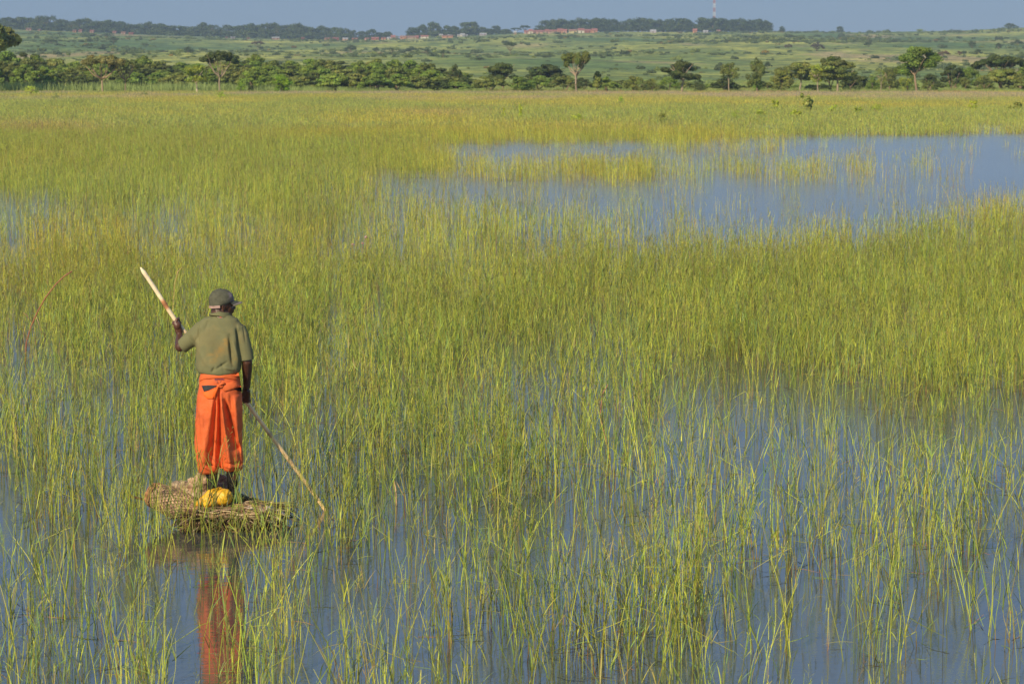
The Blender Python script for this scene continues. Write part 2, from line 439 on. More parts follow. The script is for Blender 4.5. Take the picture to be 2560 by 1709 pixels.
# how thickly the reeds stand, read off the photograph as rows (base y) and columns (x) and laid out on the water
CX = np.array([0, 320, 640, 960, 1280, 1600, 1920, 2240, 2560.])
ROWS = [
 (236, [.9, .9, .9, .9, .9, .9, .9, .9, .9]),
 (300, [.95, .95, .95, .95, .95, .95, .95, .95, .95]),
 (420, [.95, .95, .95, .95, .9, .9, .9, .9, .9]),
 (470, [.95, .95, .95, .9, .6, .5, .4, .3, .3]),
 (510, [.8, .8, .85, .7, .35, .25, .2, .2, .3]),
 (560, [.4, .45, .5, .46, .42, .36, .3, .42, .65]),
 (600, [.44, .48, .48, .40, .36, .38, .5, .65, .8]),
 (660, [.6, .6, .5, .38, .36, .5, .78, .9, .95]),
 (720, [.65, .7, .68, .6, .52, .68, .85, .95, .95]),
 (780, [.55, .65, .7, .7, .65, .75, .9, 1, 1]),
 (840, [.42, .55, .65, .65, .58, .65, .85, .95, 1]),
 (900, [.36, .5, .55, .52, .45, .55, .8, .95, 1]),
 (960, [.34, .40, .42, .42, .30, .36, .7, .85, .9]),
 (1010, [.34, .38, .45, .42, .26, .18, .22, .25, .28]),
 (1080, [.34, .34, .40, .44, .32, .12, .06, .06, .09]),
 (1160, [.32, .30, .36, .44, .42, .20, .07, .08, .10]),
 (1240, [.28, .26, .34, .46, .50, .38, .22, .22, .15]),
 (1330, [.28, .32, .48, .46, .50, .54, .44, .42, .26]),
 (1420, [.26, .50, .62, .40, .42, .40, .46, .30, .18]),
 (1500, [.28, .42, .58, .34, .36, .38, .30, .26, .18]),
 (1580, [.30, .38, .48, .28, .26, .26, .22, .20, .16]),
 (1700, [.32, .40, .42, .28, .24, .24, .22, .22, .17]),
 (1900, [.28, .30, .34, .26, .22, .22, .20, .18, .15]),
]
RY = np.array([r[0] for r in ROWS]); RD = np.array([r[1] for r in ROWS])
def inpoly(px, py, poly):
    r = np.zeros(px.shape, bool); n = len(poly)
    for i in range(n):
        x1, y1 = poly[i]; x2, y2 = poly[(i + 1) % n]
        if y1 == y2: continue
        c = ((y1 > py) != (y2 > py)) & (px < (x2 - x1) * (py - y1) / (y2 - y1) + x1)
        r ^= c
    return r
OPEN = [  # open water (base positions), with how thickly reeds still stand in it
 ([(1020, 365), (1180, 361), (1480, 356), (1700, 358), (1850, 350), (2060, 343), (2300, 338), (2750, 332), (2750, 440), (1150, 425)], .012),
 ([(900, 449), (2750, 430), (2750, 505), (2560, 528), (2450, 552), (2250, 600), (2000, 632), (1750, 625), (1500, 578), (1280, 550), (1050, 530), (900, 490)], .022),
 ([(455, 1345), (585, 1345), (620, 1800), (430, 1800)], .07),
 ([(650, 436), (900, 436), (930, 449), (700, 450)], .25),
 ([(1150, 270), (1290, 268), (1450, 272), (1290, 278), (1180, 278)], .03),
 ([(20, 251), (200, 250), (300, 254), (100, 257)], .03),
 ([(900, 283), (1120, 281), (1050, 285)], .1),
 ([(1480, 318), (1760, 315), (2060, 319), (1900, 330), (1650, 328)], .08),
 ([(2380, 315), (2600, 312), (2700, 325), (2450, 325)], .06),
 ([(-100, 505), (160, 508), (330, 540), (150, 565), (-100, 570)], .10),
]
ISLE = [([(1750, 420), (2340, 430), (2330, 444), (2000, 458), (1650, 452)], .30),
        ([(1150, 424), (1500, 426), (1740, 431), (1800, 442), (1640, 453), (1240, 451), (930, 448), (880, 430)], 1.0),
        ([(1600, 376), (2000, 377), (2010, 384), (1640, 384)], .35),
        ([(370, 1338), (760, 1322), (780, 1395), (560, 1400), (380, 1405)], 1.0)]
def density(x, y):
    px, py = to_px(x, y)
    wob = (fbm(px / 90, py / 14, 71, 3) - .5)
    pyw = py + wob * (py - 180) * .022; pxw = px + wob * 60
    jr = np.random.default_rng(len(x)); pxw = pxw + jr.normal(0, 30, len(x)); pyw = pyw + jr.normal(0, .028, len(x)) * (py - 180)
    gx = np.clip(np.interp(px, CX, np.arange(9)), 0, 8); gy = np.clip(np.interp(py, RY, np.arange(len(RY))), 0, len(RY) - 1)
    ix = np.clip(gx.astype(int), 0, 7); iy = np.clip(gy.astype(int), 0, len(RY) - 2); fx = gx - ix; fy = gy - iy
    d = (RD[iy, ix] * (1 - fx) + RD[iy, ix + 1] * fx) * (1 - fy) + (RD[iy + 1, ix] * (1 - fx) + RD[iy + 1, ix + 1] * fx) * fy
    cl = fbm(x * .9, y * .45, 3, 4)                       # natural thick and thin patches
    near = np.clip((d - .05) / .9, 0, 1)
    d = d * (np.clip((cl - .5) * (7 - 5.2 * near) + 1.0, .28, 1.7))
    for poly, v in OPEN:
        k = inpoly(pxw, pyw, poly); d = np.where(k, v * (1 + 2 * (cl > .58)), d)
    for poly, v in ISLE:
        k = inpoly(pxw, pyw, poly); d = np.where(k, v * np.clip((cl - .5) * 6 + 1, .2, 1.6), d)
    return np.clip(d, 0, 1.3), px, py
def candidates(rng, y0, y1, per_m2):
    area = .5 * .60 * (y1 * y1 - y0 * y0); n = int(area * per_m2)
    y = np.sqrt(rng.random(n) * (y1 * y1 - y0 * y0) + y0 * y0); x = (rng.random(n) * 2 - 1) * .30 * y
    return x, y
KEEP_OUT = []  # filled below: the raft's footprint (x0, x1, y0, y1)
def reed_field(name, label, y0, y1, per_m2, coll, seed, hs=1.0):
    rng = np.random.default_rng(seed); c, n = coll
    x, y = candidates(rng, y0, y1, per_m2)
    d, px, py = density(x, y)
    d = np.where(y > 372 + 30 * fbm(x / 16, y / 60, 93, 3), d * .25, d)
    k = rng.random(len(x)) < d
    for (a, b, c0, d0) in KEEP_OUT: k &= ~((x > a) & (x < b) & (y > c0) & (y < d0))
    x, y, px, py, d = x[k], y[k], px[k], py[k], d[k]; m = len(x)
    sc = hs * (.82 + .36 * fbm(x * .15, y * .09, 21, 3)) * rng.uniform(.82, 1.15, m)
    sc *= np.where(d < .1, rng.uniform(.6, 1.05, m), 1.0)
    tilt = rng.normal(0, .05, (m, 2))
    rot = np.stack([tilt[:, 0], tilt[:, 1] + .02, rng.uniform(0, 6.283, m)], 1)
    # real differences of colour between stands: greener, yellower, rusty and straw-coloured bands on the far shore
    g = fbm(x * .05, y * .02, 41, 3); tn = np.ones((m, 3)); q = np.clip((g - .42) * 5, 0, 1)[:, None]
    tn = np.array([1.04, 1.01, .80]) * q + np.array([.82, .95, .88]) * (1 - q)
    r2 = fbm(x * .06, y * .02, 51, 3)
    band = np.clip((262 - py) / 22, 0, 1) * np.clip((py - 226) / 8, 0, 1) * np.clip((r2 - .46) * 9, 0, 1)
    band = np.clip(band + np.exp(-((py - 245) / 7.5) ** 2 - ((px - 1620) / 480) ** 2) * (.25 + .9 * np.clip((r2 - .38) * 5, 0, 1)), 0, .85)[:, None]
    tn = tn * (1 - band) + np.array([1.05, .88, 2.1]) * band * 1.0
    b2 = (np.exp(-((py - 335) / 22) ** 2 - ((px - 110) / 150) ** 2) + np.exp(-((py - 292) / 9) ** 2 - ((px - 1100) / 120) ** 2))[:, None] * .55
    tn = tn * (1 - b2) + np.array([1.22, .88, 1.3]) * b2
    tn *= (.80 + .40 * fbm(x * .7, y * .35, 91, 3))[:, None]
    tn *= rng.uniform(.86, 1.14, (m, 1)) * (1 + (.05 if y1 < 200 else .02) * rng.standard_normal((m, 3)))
    if y1 > 200: tn = tn * np.array([1.08, 1.04, 1.30])  # far beds muted in their tint, where the haze itself adds too little
    pts = np.stack([x, y, np.zeros(m)], 1)
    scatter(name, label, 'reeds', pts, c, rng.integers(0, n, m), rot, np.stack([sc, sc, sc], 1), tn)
    return m
KEEP_OUT.append((-3.02, -1.78, 19.27, 19.98))
near_t = make_tufts('near_tuft', 28, (3, 6), .15, 2, 1.0, 1, .46, .88)
mid_t = make_tufts('mid_tuft', 14, (24, 32), .5, 1, 1.15, 2, .45, .88)
far_t = make_tufts('far_tuft', 8, (38, 46), 1.0, 0, 2.6, 3, .40, .70)
n1 = reed_field('reeds', 'tall yellow-green reeds standing in the water nearest the viewer, around the raft', 10.5, 46, 32, near_t, 11, .88)
n2 = reed_field('reeds', 'thick belt of yellow-green reeds in the flooded plain behind the standing man', 46, 135, 2.6, mid_t, 12)
n3 = reed_field('reeds', 'far reed beds of the flooded plain running back to the tree line', 135, 412, .8, far_t, 13, .9)
print('REEDS', n1, n2, n3)

# ------------------------------------------------------------------ scrub on the hillside
def leaf_cards(mb, rng, c, r, n, size, col, up=.35, shell=.55, zs=1.0):
    """leaf clumps spread through an ellipsoid"""
    for i in range(n):
        while True:
            q = Vector((rng.uniform(-1, 1), rng.uniform(-1, 1), rng.uniform(-1, 1)))
            L = q.length
            if .05 < L <= 1: break
        if L < shell and rng.random() < .7: q *= (shell + rng.random() * (1 - shell)) / L
        p = Vector((c[0] + q.x * r[0], c[1] + q.y * r[1], c[2] + q.z * r[2]))
        nrm = (q.normalized() * 1.0 + Vector((rng.gauss(0, .55), rng.gauss(0, .55), rng.gauss(0, .55) + up))).normalized()
        a = nrm.orthogonal().normalized(); b = nrm.cross(a); th = rng.uniform(0, 6.283)
        a, b = a * math.cos(th) + b * math.sin(th), b * math.cos(th) - a * math.sin(th)
        s = size * rng.uniform(.55, 1.35); k = rng.uniform(.72, 1.3)
        a = Vector((a.x, a.y, a.z * zs)); b = Vector((b.x, b.y, b.z * zs))
        vs = [p - a * s * .5, p + b * s * rng.uniform(.25, .5), p + a * s * rng.uniform(.4, .6), p - b * s * rng.uniform(.25, .5)]
        cc = (col[0] * k * rng.uniform(.9, 1.15), col[1] * k, col[2] * k * rng.uniform(.8, 1.2))
        mb.add(vs, [[0, 1, 2, 3]], cc)
sv = []
for v in range(6):
    rng = random.Random(900 + v); mb = MB()
    for k in range(rng.randint(2, 5)):
        r = rng.uniform(.35, .8); leaf_cards(mb, rng, (rng.uniform(-.8, .8), rng.uniform(-.6, .6), r * .7), (r, r, r * .75), 90, .26, (.13, .175, .075))
    o = bpy.data.objects.new('scrub_%d' % v, mb.mesh('scrub')); o.data.materials.append(M_SCRUB); sv.append(o)
sc_col = hidden_collection('scrub', sv)
rng = np.random.default_rng(77); n = 54000
y = 560 + 2040 * rng.random(n) ** .75; x = (rng.random(n) * 2 - 1) * .27 * y
px = 1280 + F * x / y
dens = np.clip((fbm(x / 90, y / 160, 31, 4) - .44) * 6, 0.03, 1) * np.where(px > 1500, 1.0, .5) * np.clip((y - 500) / 700, .25, 1)
k = rng.random(n) < dens * .34; x, y = x[k], y[k]; m_ = len(x)
s = rng.uniform(.35, 1.25, m_) * (1 + .9 * (rng.random(m_) < .12)) * np.clip(.7 + (y - 600) / 1600, .7, 1.5)
tn = np.ones((m_, 3)) * rng.uniform(.7, 1.35, (m_, 1)) * np.array([1, 1, 1]); q = rng.random(m_) < .25
tn[q] *= np.array([1.5, 1.4, .8]); q = rng.random(m_) < .03; tn[q] *= np.array([1.9, 1.1, .9])
scatter('scrub', 'scattered low bushes and scrub over the grassy hillside', 'scrub', np.stack([x, y, terrain(x, y) - .15], 1), sc_col, rng.integers(0, 6, m_),
        np.stack([np.zeros(m_), np.zeros(m_), rng.uniform(0, 6.28, m_)], 1), np.stack([s * 1.3, s * 1.3, s], 1), tn)
# rank grass and tall reeds on the land in front of the trees
gv = []
for v in range(5):
    rng_ = random.Random(950 + v); mb = MB()
    for k in range(40):
        a = rng_.uniform(0, 6.28); r = 1.1 * math.sqrt(rng_.random()); h = rng_.uniform(.7, 1.5)
        b = Vector((r * math.cos(a), r * math.sin(a), -.1)); t_ = b + Vector((rng_.gauss(0, .2), rng_.gauss(0, .2), h))
        a2 = rng_.uniform(0, 6.28); mb.ribbon([b, b.lerp(t_, .5), t_], [.045, .045, .010], (math.cos(a2), math.sin(a2), 0), tuple(np.array((.36, .39, .12)) * rng_.uniform(.7, 1.3)))
    o = bpy.data.objects.new('rank_%d' % v, mb.mesh('rank')); o.data.materials.append(M_SCRUB); gv.append(o)
gcol = hidden_collection('rank_grass', gv)
rng = np.random.default_rng(79); n = 20000
y = rng.uniform(376, 640, n); x = (rng.random(n) * 2 - 1) * .27 * y; px = 1280 + F * x / y
k = (y > 378 + 28 * fbm(x / 16, y / 60, 94, 3)) & (rng.random(n) < np.where(y < 480, 1.0, np.where(px < 1150, .2, .55))); x, y, px = x[k], y[k], px[k]; m_ = len(x)
left = np.clip((1000 - px) / 500, 0, 1)
s = np.where(y > 442, .42 + .85 * left, .32) * rng.uniform(.8, 1.25, m_)
tn = np.stack([.85 + 0 * x, .98 + 0 * x, 1.0 + .1 * left], 1) * rng.uniform(.8, 1.2, (m_, 1))
q = (y < 440) | ((fbm(x / 14, y / 30, 61, 3) > .6) & (px > 1000)); tn[q] *= np.array([1.1, .9, .95]); q = (fbm(x / 9, y / 12, 62, 3) > .54) & (y < 440); tn[q] *= np.array([1.3, .92, 1.2])
scatter('bank_grass', 'tall rank grass and reeds on the bank below the tree line', 'grass', np.stack([x, y, np.maximum(terrain(x, y), 0)], 1), gcol, rng.integers(0, 5, m_),
        np.stack([np.zeros(m_), np.zeros(m_), rng.uniform(0, 6.28, m_)], 1), np.stack([s, s, s], 1), tn)

# ------------------------------------------------------------------ trees (unit height 1, crown half width 1, scaled per tree)
G_MID = (.20, .28, .052); G_DK = (.095, .125, .036); G_YEL = (.30, .36, .05); G_OLV = (.21, .24, .062); G_FAR = (.085, .12, .045); G_LIME = (.27, .42, .035)
C_BARK = (.30, .22, .15); C_PALE = (.38, .30, .22); C_DARK = (.10, .075, .055)
def branch(mb, rng, a, b, r0, r1, col, n=5, jig=.05):
    a, b = Vector(a), Vector(b); L = (b - a).length; pts = []
    for i in range(n):
        s = i / (n - 1); j = math.sin(s * math.pi)
        pts.append(a.lerp(b, s) + Vector((rng.gauss(0, jig), rng.gauss(0, jig), rng.gauss(0, jig * .5))) * L * j)
    mb.tube(pts, [r0 + (r1 - r0) * i / (n - 1) for i in range(n)], 6, col, cap=False); return pts
def make_tree(kind, seed, ncards=2200, col=G_MID, bark=C_BARK, zs=.5):
    """returns (trunk mesh, crown mesh). coordinates: x, y in -1..1, z in 0..1"""
    rng = random.Random(seed); tb = MB(); cb = MB(); blobs = []
    if kind == 'umbrella':      # flat-topped acacia with forked limbs showing under the crown
        z0 = .34; fork = Vector((rng.uniform(-.06, .06), 0, z0))
        branch(tb, rng, (0, 0, -.02), fork, .042, .034, bark, 4, .04)
        for k in range(9):
            a = 6.283 * k / 9 + rng.uniform(-.3, .3); rr = rng.uniform(.45, .8)
            e = Vector((rr * math.cos(a), rr * math.sin(a), rng.uniform(.66, .80))); mid = fork.lerp(e, .45) + Vector((0, 0, -.06))
            branch(tb, rng, fork, mid, .026, .017, bark, 3, .05); branch(tb, rng, mid, e, .017, .007, bark, 4, .06)
            branch(tb, rng, mid, e + Vector((rng.uniform(-.25, .25), rng.uniform(-.25, .25), .05)), .012, .005, bark, 4, .06)
        for k in range(34):
            a = rng.uniform(0, 6.283); rr = math.sqrt(rng.random()) * .86
            blobs.append(((rr * math.cos(a), rr * math.sin(a), .87 - .20 * rr * rr + rng.uniform(-.07, .05)), (rng.uniform(.14, .25), rng.uniform(.14, .25), rng.uniform(.045, .08))))
    elif kind == 'vase':        # bare limbs fanning up into a rounded bowl of leaves
        fork = Vector((-.12, 0, .38)); branch(tb, rng, (.05, 0, -.02), (-.1, 0, .2), .055, .05, bark, 4, .03); branch(tb, rng, (-.1, 0, .2), fork, .05, .042, bark, 3, .03)
        branch(tb, rng, (-.08, 0, .18), (.35, .1, .5), .03, .015, bark, 5, .05)
        for k in range(12):
            a = 6.283 * k / 12 + rng.uniform(-.2, .2); rr = rng.uniform(.25, .85)
            branch(tb, rng, fork, (rr * math.cos(a), rr * math.sin(a), .80 - .12 * rr), .024, .008, bark, 6, .05)
        for k in range(30):
            a = rng.uniform(0, 6.283); rr = math.sqrt(rng.random()) * .8
            blobs.append(((rr * math.cos(a), rr * math.sin(a), .86 - .05 * rr + rng.uniform(-.12 - .1 * rr, .06)), (rng.uniform(.15, .24), rng.uniform(.15, .24), rng.uniform(.06, .10))))
    elif kind == 'bushy':       # leaves to the ground
        branch(tb, rng, (0, 0, -.02), (.05, 0, .5), .07, .04, bark, 4, .05)
        for k in range(5): branch(tb, rng, (.02, 0, rng.uniform(.1, .4)), (rng.uniform(-.6, .6), rng.uniform(-.6, .6), rng.uniform(.5, .8)), .035, .012, bark, 4, .06)
        for k in range(30):
            a = rng.uniform(0, 6.283); z = rng.uniform(.14, .88); w = math.sin(math.pi * min(.98, (z * .80 + .22))) ** .7 * .80; rr = math.sqrt(rng.random()) * w
            blobs.append(((rr * math.cos(a), rr * math.sin(a), z), (rng.uniform(.18, .34), rng.uniform(.18, .34), rng.uniform(.08, .14))))
    elif kind == 'tall':        # clear trunk, irregular upright crown
        tp = branch(tb, rng, (0, 0, -.02), (rng.uniform(-.2, .2), 0, .62), .06, .032, bark, 6, .035)
        for k in range(9):
            z = rng.uniform(.32, .62); a = rng.uniform(0, 6.283); rr = rng.uniform(.35, .8); s = tp[3] if z < .5 else tp[4]
            branch(tb, rng, s, (rr * math.cos(a), rr * math.sin(a), z + rng.uniform(.12, .3)), .024, .008, bark, 5, .06)
        for k in range(26):
            a = rng.uniform(0, 6.283); z = rng.uniform(.42, .90); w = (.80 if z < .8 else .5); rr = math.sqrt(rng.random()) * w
            blobs.append(((rr * math.cos(a) + .15 * math.sin(z * 9 + seed), rr * math.sin(a), z), (rng.uniform(.2, .36), rng.uniform(.2, .36), rng.uniform(.06, .10))))
    elif kind == 'dome':        # broad many-lobed woodland acacia, layered
        for k in range(4): branch(tb, rng, (rng.uniform(-.08, .08), 0, -.02), (rng.uniform(-.6, .6), rng.uniform(-.5, .5), rng.uniform(.5, .75)), .035, .012, bark, 5, .06)
        for k in range(40):
            a = rng.uniform(0, 6.283); rr = math.sqrt(rng.random()); z = .88 - .50 * rr ** 2.2 - rng.random() ** 1.6 * .45 * (1 - rr * .6); rr *= .84
            blobs.append(((rr * math.cos(a), rr * math.sin(a), max(.12, z)), (rng.uniform(.16, .28), rng.uniform(.16, .28), rng.uniform(.05, .095))))
    elif kind == 'round':       # big rounded ridge tree
        for k in range(14):
            a = 6.283 * k / 14; blobs.append(((.6 * math.cos(a), .6 * math.sin(a), rng.uniform(.14, .3)), (.4, .4, .14)))
        branch(tb, rng, (0, 0, -.02), (0, 0, .5), .09, .05, bark, 4, .03)
        for k in range(26):
            a = rng.uniform(0, 6.283); u = rng.uniform(-1, 1); rr = math.sqrt(1 - u * u) * .72 * rng.uniform(.6, 1)
            blobs.append(((rr * math.cos(a), rr * math.sin(a), .50 + u * .36), (rng.uniform(.34, .46), rng.uniform(.34, .46), rng.uniform(.10, .15))))
    elif kind == 'spire':       # narrow upright
        branch(tb, rng, (0, 0, -.02), (0, 0, .8), .10, .03, bark, 5, .02)
        for k in range(16):
            z = .30 + .62 * k / 15; w = .55 * (1 - max(0, (z - .55)) * 1.7)
            blobs.append(((rng.uniform(-.3, .3) * w * 2, rng.uniform(-.3, .3) * w * 2, z), (w * .8 + .1, w * .8 + .1, .07)))
    elif kind == 'shrub':       # loose upright shrub
        for k in range(7):
            e = (rng.uniform(-.7, .7), rng.uniform(-.7, .7), rng.uniform(.5, .9)); branch(tb, rng, (rng.uniform(-.1, .1), 0, -.02), e, .03, .01, bark, 4, .07)
            blobs.append((e, (.26, .26, .13))); blobs.append(((e[0] * .6, e[1] * .6, e[2] * .6), (.28, .28, .13)))
    per = max(8, int(ncards * 2.4) // len(blobs))
    size = {'umbrella': .085, 'vase': .11, 'round': .15, 'spire': .3, 'shrub': .22}.get(kind, .095)
    for c, r in blobs:
        k = rng.uniform(.72, 1.25); w = (rng.uniform(.88, 1.06), 1, rng.uniform(.8, 1.1))
        cc = tuple(a * k * b for a, b in zip(col, w)); n0 = len(cb.v)
        leaf_cards(cb, rng, (c[0], c[1], c[2]), r, per, size, cc, zs=zs)
    # clumps flattened to the aspect the crown will be scaled to are fine at this distance
    return tb, cb
_cache = {}
def tree_mesh(kind, seed, ncards, col, bark, zs):
    key = (kind, seed, ncards, col, bark, min((.15, .25, .4, .6, .85, 1.3), key=lambda q: abs(q - zs)))
    if key not in _cache:
        tb, cb = make_tree(*key); _cache[key] = (tb.mesh('trunk', True), cb.mesh('crown'))
        _cache[key][0].materials.append(M_BARK); _cache[key][1].materials.append(M_LEAF)
    return _cache[key]
trng = random.Random(4242)
def tree(name, kind, pos, hw, h, label, cat='tree', group=None, seed=1, col=G_MID, bark=C_BARK, ncards=2200, depth=None, flip=None):
    tm, cm = tree_mesh(kind, seed, ncards, col, bark, hw / h)
    rz = 0.0 if flip is not None else trng.uniform(0, 6.28)
    o = empty(name, pos, rz, label, cat, group)
    d = hw if depth is None else depth
    for nm, me in (('trunk', tm), ('crown', cm)):
        c = bpy.data.objects.new(nm, me); COL.objects.link(c); c.parent = o
        c.scale = (hw * (flip or 1), d, h)
    return o
def tree_px(name, kind, px, base, top, hwpx, label, D=None, **kw):
    """a tree the photograph shows with its foot at (px, base) and its top at row top"""
    g = ground_at(px, base) if D is None else Vector((ray(px, 180).x * D, D, float(terrain(ray(px, 180).x * D, D))))
    h = at(px, top, g.y).z - g.z; g.z -= .05
    return tree(name, kind, g, hwpx / F * g.y, h, label, **kw)

